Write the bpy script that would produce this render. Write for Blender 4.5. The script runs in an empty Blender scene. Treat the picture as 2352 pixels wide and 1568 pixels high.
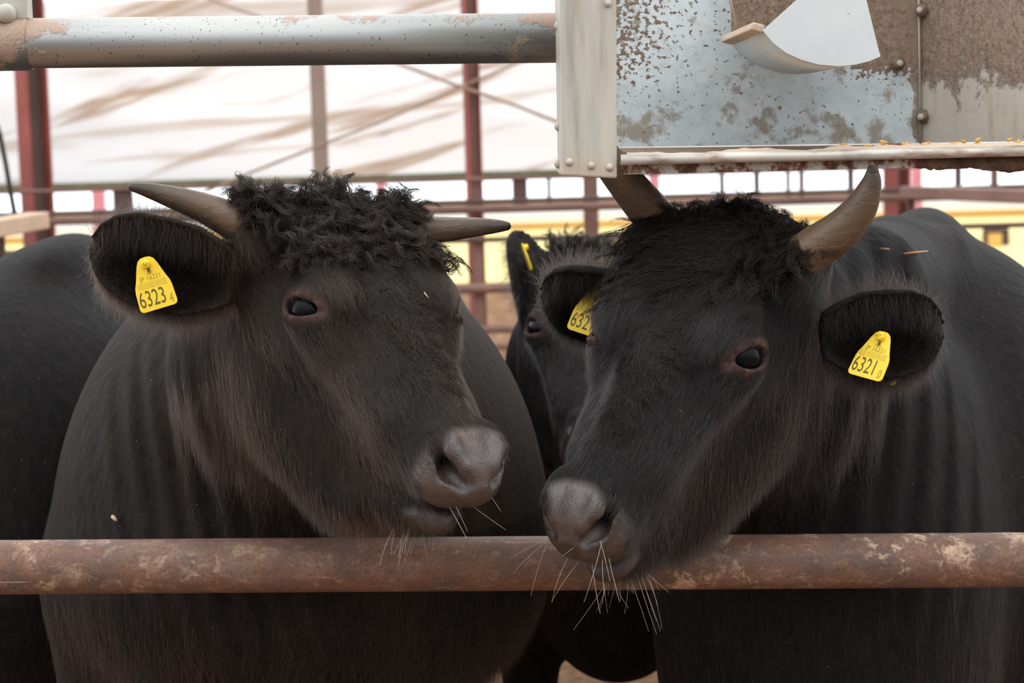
import bpy, bmesh, math, random, time
import numpy as np
from mathutils import Vector, Matrix
import openvdb as vdb

T0 = time.time()
random.seed(7); rng = np.random.default_rng(7)
S = bpy.context.scene
COL = S.collection

# ------------------------------------------------------------------ camera, world, light, exposure
FPX = 70.0 / 36.0 * 2352.0
PITCH, ROLL = math.radians(-6.0), math.radians(1.6)
CAM = np.array([0.0, 0.0, 1.5])
FWD = np.array([0, math.cos(PITCH), math.sin(PITCH)])
_r0 = np.array([1.0, 0, 0]); _u0 = np.cross(_r0, FWD)
RGT = math.cos(ROLL) * _r0 - math.sin(ROLL) * _u0
UPV = math.sin(ROLL) * _r0 + math.cos(ROLL) * _u0
def P(px, py, y):
    """photograph pixel -> world point on the plane at distance y"""
    v = FWD + RGT * (px - 1176) / FPX - UPV * (py - 784) / FPX
    return CAM + v * (y - CAM[1]) / v[1]
def M(px, y):
    """length in photograph pixels -> metres at distance y"""
    return px * y / FPX
cd = bpy.data.cameras.new('camera'); cam = bpy.data.objects.new('camera', cd); COL.objects.link(cam)
cam.matrix_world = Matrix(((RGT[0], UPV[0], -FWD[0], CAM[0]), (RGT[1], UPV[1], -FWD[1], CAM[1]),
                           (RGT[2], UPV[2], -FWD[2], CAM[2]), (0, 0, 0, 1)))
cd.sensor_width = 36; cd.lens = 70; cd.clip_end = 500
cd.dof.use_dof = True; cd.dof.focus_distance = 2.56; cd.dof.aperture_fstop = 7.1
S.camera = cam
S.view_settings.view_transform = 'Standard'; S.view_settings.look = 'None'
S.view_settings.exposure = 0.0; S.view_settings.gamma = 1.0; S.view_settings.use_curve_mapping = False

W = bpy.data.worlds.new('overcast_sky'); S.world = W; W.use_nodes = True
wn = W.node_tree.nodes; wl = W.node_tree.links; wn.clear()
wo = wn.new('ShaderNodeOutputWorld'); wb = wn.new('ShaderNodeBackground')
wt = wn.new('ShaderNodeTexCoord'); ws = wn.new('ShaderNodeSeparateXYZ'); wr = wn.new('ShaderNodeValToRGB')
def _m(op, a, b=0.0, c=0.0):
    x = wn.new('ShaderNodeMath'); x.operation = op
    for k, v in enumerate((a, b, c)):
        if hasattr(v, 'node'): wl.new(v, x.inputs[k])
        else: x.inputs[k].default_value = v
    return x.outputs[0]
wl.new(wt.outputs['Generated'], ws.inputs[0]); wl.new(ws.outputs['Z'], wr.inputs[0])
# low sky behind the camera (-Y) is dimmed to cut front light on the cows
_low = _m('SUBTRACT', 1.0, _m('MINIMUM', _m('MAXIMUM', _m('MULTIPLY', ws.outputs['Z'], 1.6), 0.0), 1.0))
_fr = _m('MINIMUM', _m('MAXIMUM', _m('MULTIPLY', ws.outputs['Y'], -1.8), 0.0), 1.0)
_k = _m('SUBTRACT', 1.0, _m('MULTIPLY', _m('MULTIPLY', _low, _fr), .82))
_mx = wn.new('ShaderNodeMix'); _mx.data_type = 'RGBA'; _mx.blend_type = 'MULTIPLY'; _mx.inputs[0].default_value = 1
wl.new(wr.outputs[0], _mx.inputs[6]); wl.new(_k, _mx.inputs[7])
wl.new(_mx.outputs[2], wb.inputs[0]); wl.new(wb.outputs[0], wo.inputs[0])
wr.color_ramp.elements[0].position = 0.0; wr.color_ramp.elements[0].color = (.88, .94, 1, 1)
wr.color_ramp.elements[1].position = 0.7; wr.color_ramp.elements[1].color = (1, 1, 1, 1)
wb.inputs[1].default_value = 2.2

# ------------------------------------------------------------------ helpers
def tag(o, label=None, cat=None, group=None, kind=None):
    if label: o['label'] = label
    if cat: o['category'] = cat
    if group: o['group'] = group
    if kind: o['kind'] = kind
    return o
def thing(name, label, cat, loc=(0, 0, 0), group=None):
    o = bpy.data.objects.new(name, None); COL.objects.link(o); o.location = Vector(loc); o.empty_display_size = .1
    return tag(o, label, cat, group)
def origin(o):
    v = Vector((0, 0, 0))
    while o is not None: v += o.location; o = o.parent
    return v
def mesh_obj(name, verts, faces, mat, parent=None, smooth=True, mats=None, fmat=None, loc=None):
    """verts in world coordinates; stored relative to the parent (or loc)"""
    me = bpy.data.meshes.new(name); v = np.asarray(verts, dtype=np.float64).reshape(-1, 3)
    base = np.array(origin(parent)) if parent else np.array(loc if loc is not None else (0, 0, 0))
    me.from_pydata((v - base).tolist(), [], faces if isinstance(faces, list) else faces.tolist())
    for m in (mats or [mat]): me.materials.append(m)
    if smooth: me.polygons.foreach_set('use_smooth', [True] * len(me.polygons))
    if fmat is not None: me.polygons.foreach_set('material_index', fmat)
    me.update()
    o = bpy.data.objects.new(name, me); COL.objects.link(o)
    if parent: o.parent = parent
    elif loc is not None: o.location = Vector(loc)
    return o
class MB:
    """collects geometry for one mesh"""
    def __init__(s): s.v = []; s.f = []; s.m = []
    def add(s, v, f, m=0):
        n = len(s.v); s.v += [tuple(map(float, p)) for p in v]; s.f += [tuple(int(i) + n for i in q) for q in f]; s.m += [m] * len(f); return s
    def box(s, c, sx, sy, sz, rot=None, bev=0.0, m=0):
        bm = bmesh.new(); bmesh.ops.create_cube(bm, size=1)
        for v in bm.verts: v.co = Vector((v.co.x * sx, v.co.y * sy, v.co.z * sz))
        if bev: bmesh.ops.bevel(bm, geom=bm.edges[:], offset=bev, segments=2, affect='EDGES', profile=.5)
        R = rot if rot is not None else Matrix.Identity(3)
        bm.verts.index_update()
        s.add([Vector(c) + R @ v.co for v in bm.verts], [[v.index for v in f.verts] for f in bm.faces], m); bm.free(); return s
    def tube(s, pts, rad, n=16, cap=True, m=0, squash=None):
        pts = [Vector(p) for p in pts]; k = len(pts)
        rad = [rad] * k if np.isscalar(rad) else list(rad)
        t0 = (pts[1] - pts[0]).normalized(); a = Vector((0, 0, 1)) if abs(t0.z) < .9 else Vector((0, 1, 0))
        u = t0.cross(a).normalized(); vs = []; fs = []
        for i in range(k):
            t = (pts[min(i + 1, k - 1)] - pts[max(i - 1, 0)]).normalized()
            u = (u - t * u.dot(t)).normalized(); w = t.cross(u)
            for j in range(n):
                an = 2 * math.pi * j / n
                vs.append(pts[i] + (u * math.cos(an) + w * math.sin(an)) * rad[i])
        for i in range(k - 1):
            for j in range(n):
                fs.append((i * n + j, i * n + (j + 1) % n, (i + 1) * n + (j + 1) % n, (i + 1) * n + j))
        if cap: fs.append(tuple(range(n))[::-1]); fs.append(tuple((k - 1) * n + j for j in range(n)))
        return s.add(vs, fs, m)
    def build(s, name, mat, parent=None, smooth=True, mats=None, loc=None):
        return mesh_obj(name, s.v, s.f, mat, parent, smooth, mats, s.m, loc)
def smooth_edges(o, ang=35):
    me = o.data
    bm = bmesh.new(); bm.from_mesh(me)
    for e in bm.edges:
        if len(e.link_faces) == 2 and e.calc_face_angle(0) > math.radians(ang): e.smooth = False
    bm.to_mesh(me); bm.free(); return o

# ------------------------------------------------------------------ materials
def srgb(r, g, b):
    f = lambda c: (c / 255 / 12.92) if c / 255 <= .04045 else ((c / 255 + .055) / 1.055) ** 2.4
    return (f(r), f(g), f(b), 1)
class Mat:
    def __init__(s, name, rough=.6, metal=0.0, color=(.5, .5, .5, 1), spec=.5):
        s.m = bpy.data.materials.new(name); s.m.use_nodes = True
        s.n = s.m.node_tree.nodes; s.l = s.m.node_tree.links
        s.b = s.n['Principled BSDF']; s.out = s.n['Material Output']
        s.b.inputs['Roughness'].default_value = rough; s.b.inputs['Metallic'].default_value = metal
        s.b.inputs['Base Color'].default_value = color; s.b.inputs['Specular IOR Level'].default_value = spec
        s._co = None
    def co(s, scale=(1, 1, 1)):
        if s._co is None:
            s._co = s.n.new('ShaderNodeNewGeometry')
        mp = s.n.new('ShaderNodeMapping'); mp.inputs['Scale'].default_value = scale
        s.l.new(s._co.outputs['Position'], mp.inputs['Vector']); return mp.outputs[0]
    def noise(s, scale, detail=4, rough=.6, stretch=(1, 1, 1), dist=0):
        t = s.n.new('ShaderNodeTexNoise'); t.inputs['Scale'].default_value = scale; t.inputs['Detail'].default_value = detail
        t.inputs['Roughness'].default_value = rough; t.inputs['Distortion'].default_value = dist
        s.l.new(s.co(stretch), t.inputs['Vector']); return t.outputs['Fac']
    def voro(s, scale, stretch=(1, 1, 1)):
        t = s.n.new('ShaderNodeTexVoronoi'); t.inputs['Scale'].default_value = scale
        s.l.new(s.co(stretch), t.inputs['Vector']); return t.outputs['Distance']
    def ramp(s, fac, stops):
        r = s.n.new('ShaderNodeValToRGB'); e = r.color_ramp.elements
        while len(e) < len(stops): e.new(.5)
        for el, (p, c) in zip(e, stops):
            el.position = p; el.color = c if not np.isscalar(c) else (c, c, c, 1)
        s.l.new(fac, r.inputs[0]); return r.outputs[0]
    def mix(s, fac, a, b, mode='MIX'):
        x = s.n.new('ShaderNodeMix'); x.data_type = 'RGBA'; x.blend_type = mode
        for k, v in ((0, fac), (6, a), (7, b)):
            if hasattr(v, 'node'): s.l.new(v, x.inputs[k])
            else: x.inputs[k].default_value = v
        return x.outputs[2]
    def math(s, op, a, b=0.0, clamp=False):
        x = s.n.new('ShaderNodeMath'); x.operation = op; x.use_clamp = clamp
        for k, v in ((0, a), (1, b)):
            if hasattr(v, 'node'): s.l.new(v, x.inputs[k])
            else: x.inputs[k].default_value = v
        return x.outputs[0]
    def axis(s, k):
        x = s.n.new('ShaderNodeSeparateXYZ'); s.l.new(s.co(), x.inputs[0]); return x.outputs[k]
    def attr(s, name):
        a = s.n.new('ShaderNodeAttribute'); a.attribute_name = name; return a
    def color(s, c): s.l.new(c, s.b.inputs['Base Color']); return s
    def rough(s, c): s.l.new(c, s.b.inputs['Roughness']); return s
    def bump(s, h, strength=.3, dist=.01):
        b = s.n.new('ShaderNodeBump'); b.inputs['Strength'].default_value = strength; b.inputs['Distance'].default_value = dist
        s.l.new(h, b.inputs['Height']); s.l.new(b.outputs[0], s.b.inputs['Normal']); return s

def rust_mat():
    m = Mat('rusty_steel', .55, 0, spec=.4)
    a = m.noise(14, 6, .65, (1, 1, 1)); b = m.noise(60, 5, .7, (.35, 1, 1)); c = m.noise(5, 4, .6)
    base = m.ramp(a, [(.3, srgb(86, 72, 65)), (.45, srgb(120, 95, 82)), (.54, srgb(136, 97, 77)), (.64, srgb(142, 116, 100)), (.75, srgb(118, 109, 105))])
    base = m.mix(m.ramp(b, [(.35, 0.0), (.7, .55)]), base, srgb(92, 66, 58))
    dust = m.noise(18, 7, .72, (1, 1, 1), .3)
    z = m.axis(2)
    hi = m.math('MULTIPLY', m.ramp(dust, [(.53, 0.0), (.60, 1.0)]), m.ramp(c, [(.47, 0.0), (.58, 1.0)]))
    base = m.mix(hi, base, srgb(205, 176, 150))
    base = m.mix(m.ramp(m.noise(30, 5, .6, (.12, 1, 1)), [(.5, 0.0), (.75, .6)]), base, srgb(136, 92, 60))
    base = m.mix(m.ramp(m.noise(210, 4, .7), [(.48, 0.0), (.66, .75)]), base, srgb(84, 72, 68))
    base = m.mix(m.ramp(m.noise(75, 5, .75, (.6, 1, 1)), [(.56, 0.0), (.68, .6)]), base, srgb(168, 142, 122))
    sc = m.ramp(m.noise(160, 3, .6, (.04, 1, .6)), [(.68, 0.0), (.74, .7)])
    base = m.mix(sc, base, srgb(180, 160, 140))
    m.color(base); m.bump(m.noise(120, 5, .7), .25, .004)
    return m.m
def galv_mat(name='galvanised_steel', streak=True):
    m = Mat(name, .40, .6, spec=.5)
    a = m.noise(9, 5, .6, (.15, 1, 1)); sp = m.voro(60)
    base = m.ramp(a, [(.3, srgb(138, 142, 142)), (.55, srgb(164, 167, 166)), (.75, srgb(184, 186, 183))])
    base = m.mix(m.ramp(m.noise(40, 3, .6, (.02, 1, 1)), [(.55, 0.0), (.75, .5)]), base, srgb(120, 122, 120))
    spots = m.ramp(m.noise(230, 2, .5), [(.67, 0.0), (.71, .9)])
    base = m.mix(spots, base, srgb(95, 80, 66))
    m.color(base); return m
def dusty(m, lo, hi, scale, x0=None, x1=None, axis=0, col=srgb(168, 142, 122)): pass
def flat(name, c, rough=.6, metal=0.0, var=.25, scale=12, spec=.5):
    m = Mat(name, rough, metal, spec=spec)
    d = tuple(x * (1 - var) for x in c[:3]) + (1,); u = tuple(min(1, x * (1 + var)) for x in c[:3]) + (1,)
    m.color(m.ramp(m.noise(scale, 5, .6), [(.3, d), (.7, u)])); return m.m

def mr(m, v, a, b, c=0.0, d=1.0):
    x = m.n.new('ShaderNodeMapRange'); x.inputs[1].default_value = a; x.inputs[2].default_value = b
    x.inputs[3].default_value = c; x.inputs[4].default_value = d; x.interpolation_type = 'SMOOTHSTEP'
    m.l.new(v, x.inputs[0]); return x.outputs[0]

# ------------------------------------------------------------------ ground
def ground_mat():
    m = Mat('bedding_dirt', .95, spec=.1)
    c = m.ramp(m.noise(7, 8, .7), [(.3, srgb(104, 76, 55)), (.5, srgb(152, 116, 88)), (.62, srgb(186, 150, 118)), (.75, srgb(120, 88, 64))])
    c = m.mix(m.ramp(m.voro(16), [(.0, .8), (.35, 0.0)]), c, srgb(84, 60, 42))
    m.color(c); m.bump(m.noise(22, 6, .7), .9, .05); return m.m
g = MB(); nx, ny = 60, 90
gx = np.linspace(-40, 40, nx); gy = np.concatenate([np.linspace(-6, 12, 60), np.linspace(12.5, 22.5, 21)])
for y in gy:
    for x in gx: g.v.append((x, y, -.02 + .02 * math.sin(x * 2.1 + y) * math.sin(y * 1.7)))
for j in range(len(gy) - 1):
    for i in range(nx - 1):
        g.f.append((j * nx + i, j * nx + i + 1, (j + 1) * nx + i + 1, (j + 1) * nx + i)); g.m.append(0)
tag(g.build('floor', ground_mat()), kind='structure')

# ------------------------------------------------------------------ background of the barn
M_red = flat('red_primer_steel', srgb(150, 78, 70), .7, var=.25, scale=3)
M_brown = flat('brown_steel', srgb(128, 98, 88), .7, var=.25, scale=4)
M_dark = flat('dark_brown_steel', srgb(92, 70, 64), .7, var=.2, scale=4)
M_wood = flat('weathered_post', srgb(160, 140, 128), .8, var=.12, scale=6)
M_beam = flat('pale_wood', srgb(196, 168, 145), .85, var=.12, scale=9)
M_pink = flat('faded_pink_paint', srgb(240, 160, 170), .7, var=.08)
M_cable = flat('dusty_cable', srgb(170, 145, 130), .8)
M_black = flat('black_rubber', srgb(30, 28, 28), .6)
M_yellow = flat('yellow_panel', (1.0, .83, .37, 1), .6, var=.06, scale=1)
M_orange = flat('orange_trim', (1.0, .60, .16, 1), .6, var=.05, scale=1)
M_white = flat('white_sheet', (.86, .89, .93, 1), .6, var=.03, scale=.6)

def tarp_mat():
    m = Mat('white_tarp', .7, spec=.2)
    # dirt lies along the wrinkles, which run up to the right
    def streak(sc, sx, sz, tilt, dist=.4):
        t = m.n.new('ShaderNodeTexNoise'); t.inputs['Scale'].default_value = sc; t.inputs['Detail'].default_value = 5; t.inputs['Distortion'].default_value = dist
        mr_ = m.n.new('ShaderNodeMapping'); mr_.inputs['Rotation'].default_value = (0, tilt, 0)
        mp = m.n.new('ShaderNodeMapping'); mp.inputs['Scale'].default_value = (sx, 1, sz)
        g_ = m.n.new('ShaderNodeNewGeometry'); m.l.new(g_.outputs['Position'], mr_.inputs['Vector']); m.l.new(mr_.outputs[0], mp.inputs['Vector'])
        m.l.new(mp.outputs[0], t.inputs['Vector']); return t.outputs['Fac']
    c = m.mix(m.ramp(streak(1.0, .55, 7, .27), [(.54, 0.0), (.60, .75), (.65, .2), (.74, 0.0)]), srgb(252, 252, 252), srgb(202, 176, 152))
    c = m.mix(m.ramp(streak(1.1, .4, 9, .06), [(.57, 0.0), (.66, .55), (.75, .1)]), c, srgb(214, 196, 178))
    c = m.mix(m.ramp(m.noise(.8, 3, .5, (.5, 1, 1.5)), [(.5, 0.0), (.75, .25)]), c, srgb(206, 216, 226))
    m.color(c)
    tr = m.n.new('ShaderNodeBsdfTranslucent'); m.l.new(c, tr.inputs[0])
    mx = m.n.new('ShaderNodeMixShader'); mx.inputs[0].default_value = .70
    m.l.new(m.b.outputs[0], mx.inputs[1]); m.l.new(tr.outputs[0], mx.inputs[2]); m.l.new(mx.outputs[0], m.out.inputs[0])
    return m.m
YT = 11.0
tp = MB(); nu, nv = 160, 40
zb0, zb1 = P(0, 430, YT)[2], P(1400, 392, YT)[2]
x0, x1 = P(-900, 400, YT)[0], P(2600, 400, YT)[0]
zt = P(600, -10, YT)[2]
for j in range(nv):
    for i in range(nu):
        u = i / (nu - 1); v = j / (nv - 1); x = x0 + (x1 - x0) * u
        z = zb1 + (zt - zb1) * v
        wob = .05 * math.sin(3 * x + 9 * z) * (1 - abs(2 * v - 1)) + .03 * math.sin(7 * z - 2.2 * x) + .02 * math.sin(17 * z + x)
        tp.v.append((x, YT + wob, z))
for j in range(nv - 1):
    for i in range(nu - 1):
        a = j * nu + i; tp.f.append((a, a + 1, a + nu + 1, a + nu)); tp.m.append(0)
t = thing('tarpaulin', 'long white wrinkled tarpaulin with brown dirt streaks hanging across the barn', 'tarp', (0, YT, zb1))
o = tp.build('sheet', tarp_mat(), t)
md = o.modifiers.new('thickness', 'SOLIDIFY'); md.thickness = .006
hem = MB().tube([(x0, YT, zb1), (x1, YT, zb1)], .016, 8).build('hem_rod', flat('olive_rod', srgb(120, 124, 96)), t)

def h_post(name, label, x, y, z0, z1, w, d, rz, mats, cat='post', tilt=0):
    t = thing(name, label, cat, (x, y, z0))
    R = Matrix.Rotation(rz, 3, 'Z'); f = w * .14; c = Vector((x, y, (z0 + z1) / 2)); h = z1 - z0
    for s in (-1, 1):
        MB().box(c + R @ Vector((s * w / 2, 0, 0)), f, d, h, R, .003).build('flange', mats[0], t, False)
    MB().box(c, w, f, h, R, .003).build('web', mats[1], t, False)
    return t
def post(name, label, px0, px1, py, y, z0, z1, m, cat='post', d=None):
    a, b = P(px0, py, y)[0], P(px1, py, y)[0]
    o = MB().box(((a + b) / 2, y, (z0 + z1) / 2), b - a, d or (b - a), z1 - z0, None, .004).build(name, m, None, False, loc=((a + b) / 2, y, z0))
    return tag(o, label, cat)
YP = 10.4
h_post('steel_column', 'red brown steel column beside the pale beam at the edge of the barn', P(83, 400, YP)[0], YP, 0, 3.6, .115, .115, .75, (M_red, M_dark), 'column')
post('timber_post', 'grey brown timber post behind the curly-haired cow', 716, 749, 250, YP, 0, 3.6, M_wood)
h_post('steel_post', 'narrow red steel post where the two brace cables cross', P(1086, 300, YP)[0], YP, 0, 3.6, .062, .075, .35, (M_red, M_brown))
h_post('steel_column', 'red steel column behind the upright horn tip and the feed trough', P(2060, 440, YP)[0], YP, 0, 3.6, .09, .10, .6, (M_red, M_dark), 'column')
post('timber_post', 'wide brown post just under the lower corner of the metal bracket', 1340, 1374, 470, YP, 0, 2.0, M_brown)

# pen fence: every rail and bar a part of the welded fence
YF = 10.0
fz = lambda py, px=1176: P(px, py, YF)[2]
fx = lambda px: P(px, 470, YF)[0]
fence = thing('pen_fence', 'welded brown tube fence running across the barn behind the cows', 'fence', (0, YF, 0))
xa, xb = fx(-900), fx(2900)
for py, w, m in ((409, 9, M_brown), (461, 12, M_dark), (478, 22, M_brown), (549, 13, M_dark), (660, 24, M_brown), (755, 18, M_brown), (795, 16, M_brown)):
    z = fz(py); MB().tube([(xa, YF, z), (xb, YF, z)], M(w, YF) / 2, 10).build('rail', m, fence)
for px, w, m in ((282, 44, M_dark), (1195, 34, M_dark), (1262, 9, M_brown), (545, 30, M_brown), (1660, 10, M_brown), (1740, 11, M_dark), (1812, 8, M_brown), (1843, 10, M_brown),
                 (1956, 12, M_dark), (2203, 12, M_dark), (2286, 14, M_brown), (420, 10, M_brown), (640, 10, M_brown)):
    x = fx(px); MB().box((x, YF + .02, (fz(409) + fz(475)) / 2), M(w, YF), .03, fz(409) - fz(475)).build('upright_bar', m, fence, False)
for px, w in ((-850, 30), (-60, 30), (1094, 22), (2420, 30)):
    x = fx(px); MB().box((x, YF + .05, fz(409) / 2), M(w, YF), .05, fz(409)).build('fence_post', M_brown, fence, False)

def cable(name, label, pts, r, m, y):
    q = [P(a, b, y) for a, b in pts]; o = MB().tube(q, r, 8).build(name, m, None, loc=q[0]); return tag(o, label, 'cable')
cable('brace_cable', 'thin brace cable rising from behind the horn towards the narrow red post', [(430, 458), (560, 402), (860, 285), (1050, 203), (1200, 140), (1330, 90)], .0075, M_cable, YP - .035)
cable('brace_cable', 'thin brace cable sloping down from the pipe towards the metal bracket', [(800, 100), (930, 152), (1060, 200), (1180, 240), (1300, 288)], .0085, M_cable, YP - .04)
cable('brace_cable', 'faint brace cable in the bright gap above the galvanised pipe', [(440, -20), (505, 8), (590, 36), (680, 70)], .006, M_cable, YP + .1)
cable('hanging_cable', 'black cable hanging down to the pale wooden beam', [(-40, 190), (0, 310), (14, 380), (24, 440), (36, 503)], .009, M_black, 7.2)

def beam(name, label, a, b, h, d, m, cat='beam'):
    a, b = Vector(a), Vector(b); ax = (b - a).normalized(); q = ax.to_track_quat('X', 'Z').to_matrix()
    o = MB().box((a + b) / 2, (b - a).length, d, h, q, .006).build(name, m, None, False, loc=(a + b) / 2); return tag(o, label, cat)
beam('wooden_beam', 'pale dusty wooden beam beside the red brown column', P(-400, 590, 5.8), P(88, 506, 7.2), .06, .09, M_beam)
beam('steel_beam', 'brown crossbeam above the black hump, under the trough end', P(2082, 441, 8.6), P(2700, 464, 6.9), .052, .07, M_brown)
post('support_post', 'short dark post holding up the pale wooden beam', -14, 10, 560, 7.0, 0, P(0, 540, 7)[2], M_dark)
post('support_post', 'dark post under the brown crossbeam behind the hump', 2084, 2100, 470, 8.6, 0, P(2090, 448, 8.6)[2], M_dark)

YK = 14.0
for pa, pb, py, lab in ((214, 241, 460, 'faded pink pole seen between the pointed horn and the column'), (864, 886, 420, 'faded pink pole seen just above the curly black forelock'),
                    (1491, 1514, 415, 'faded pink pole seen under the trough beside a thick horn'), (2094, 2116, 405, 'faded pink pole seen beside the red column under the trough')):
    post('pink_pole', lab, pa, pb, py, YK, 0, P(pa, 330, YK)[2], M_pink, 'pole')

# low yellow shed far behind
YS = 21.0
sh = thing('yellow_shed', 'long low yellow shed with white roof behind the fence', 'shed', (0, YS, 0))
xs0, xs1 = P(-900, 500, YS)[0], P(3300, 500, YS)[0]
sz = lambda py: P(1176, py, YS)[2]
yz = ((YS - .75, -.1), (YS + .02, sz(514)), (YS + .10, sz(514)), (YS - .67, -.1))   # yellow wall sheet, leaned back so its shape catches more sky light
MB().add([(x_, y_, z_) for x_ in (xs0, xs1) for y_, z_ in yz], [(0, 1, 2, 3), (7, 6, 5, 4), (0, 4, 5, 1), (1, 5, 6, 2), (2, 6, 7, 3), (3, 7, 4, 0)]).build('wall_panel', M_yellow, sh, False)
MB().box(((xs0 + xs1) / 2, YS - .03, sz(515)), xs1 - xs0, .08, sz(510) - sz(518)).build('top_trim', M_orange, sh, False)
MB().box(((xs0 + xs1) / 2, YS + .4, sz(497)), xs1 - xs0, .7, sz(488) - sz(508), Matrix.Rotation(.05, 3, 'X')).build('roof_sheet', M_white, sh, False)
MB().box(((xs0 + xs1) / 2, YS + .8, sz(480)), xs1 - xs0, .1, sz(473) - sz(487)).build('ridge_band', flat('orange_band', (1, .62, .16, 1), .6, var=.05), sh, False)
x = P(2268, 545, YS)[0]
w_ = MB().box((x, YS - .36, sz(575)), .26, .08, .22).build('window_frame', M_dark, sh, False)
MB().box((x - .02, YS - .40, sz(575)), .14, .03, .12).build('pane', M_orange, w_, False)

# ------------------------------------------------------------------ front rail and pipe
YB = 2.74
rb0, rb1 = P(-500, 1306, YB + .02), P(2900, 1281, YB - .02)
pts = [rb0 + (rb1 - rb0) * k / 40 for k in range(41)]
bar = MB().tube(pts, M(63.5, YB), 40)
tag(bar.build('feed_rail', rust_mat(), None, loc=rb0), 'thick rusty brown pipe rail the two horned cows lean over', 'rail')

YU = 2.705
gm = galv_mat()
du = gm.noise(10, 7, .7); zz = gm.axis(2); xx = gm.axis(0)
zt_ = P(600, 40, YU)[2]
up = mr(gm, zz, zt_ - M(50, YU), zt_ - M(5, YU))
ends = gm.math('MAXIMUM', mr(gm, xx, P(1000, 80, YU)[0], P(1230, 80, YU)[0]), mr(gm, xx, P(180, 80, YU)[0], P(30, 80, YU)[0]))
k = gm.math('ADD', gm.math('ADD', du, gm.math('MULTIPLY', up, .15)), gm.math('MULTIPLY', ends, .20))
k = gm.ramp(k, [(.72, 0.0), (.77, 1.0)])
old = gm.b.inputs['Base Color'].links[0].from_socket
gm.color(gm.mix(k, old, srgb(178, 152, 134)))
gm.l.new(gm.math('SUBTRACT', .8, gm.math('MULTIPLY', k, .55), True), gm.b.inputs['Metallic'])
gm.bump(gm.math('MULTIPLY', gm.noise(220, 4, .7), k), .5, .004)
M_galv = gm.m
pu0, pu1 = P(-900, 109.5, YU), P(1345, 86, YU)
pt = thing('support_pipe', 'thick galvanised pipe above the curly-haired cow, butting into the trough bracket', 'pipe', pu0)
MB().tube([pu0, pu1], M(56.5, YU), 40).build('tube', M_galv, pt)
sl0, sl1 = P(-420, 107, YU), P(70, 100.5, YU)
MB().tube([sl0, sl1], M(60.5, YU), 40).build('sleeve', M_galv, pt)
M_cream = flat('dusty_zinc', srgb(186, 184, 172), .6, .2, var=.15, scale=30)
tb = P(20, 32, YU - .01)
MB().box(P(-30, 22, YU), M(196, YU), .03, M(50, YU), None, .002).build('lug_plate', M_cream, pt, False)
MB().tube([Vector(tb) + Vector((0, -.002, 0)), Vector(tb) + Vector((0, -.016, 0)), Vector(tb) + Vector((0, -.022, 0))], [.013, .013, .007], 12).build('bolt', M_cream, pt)

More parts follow.
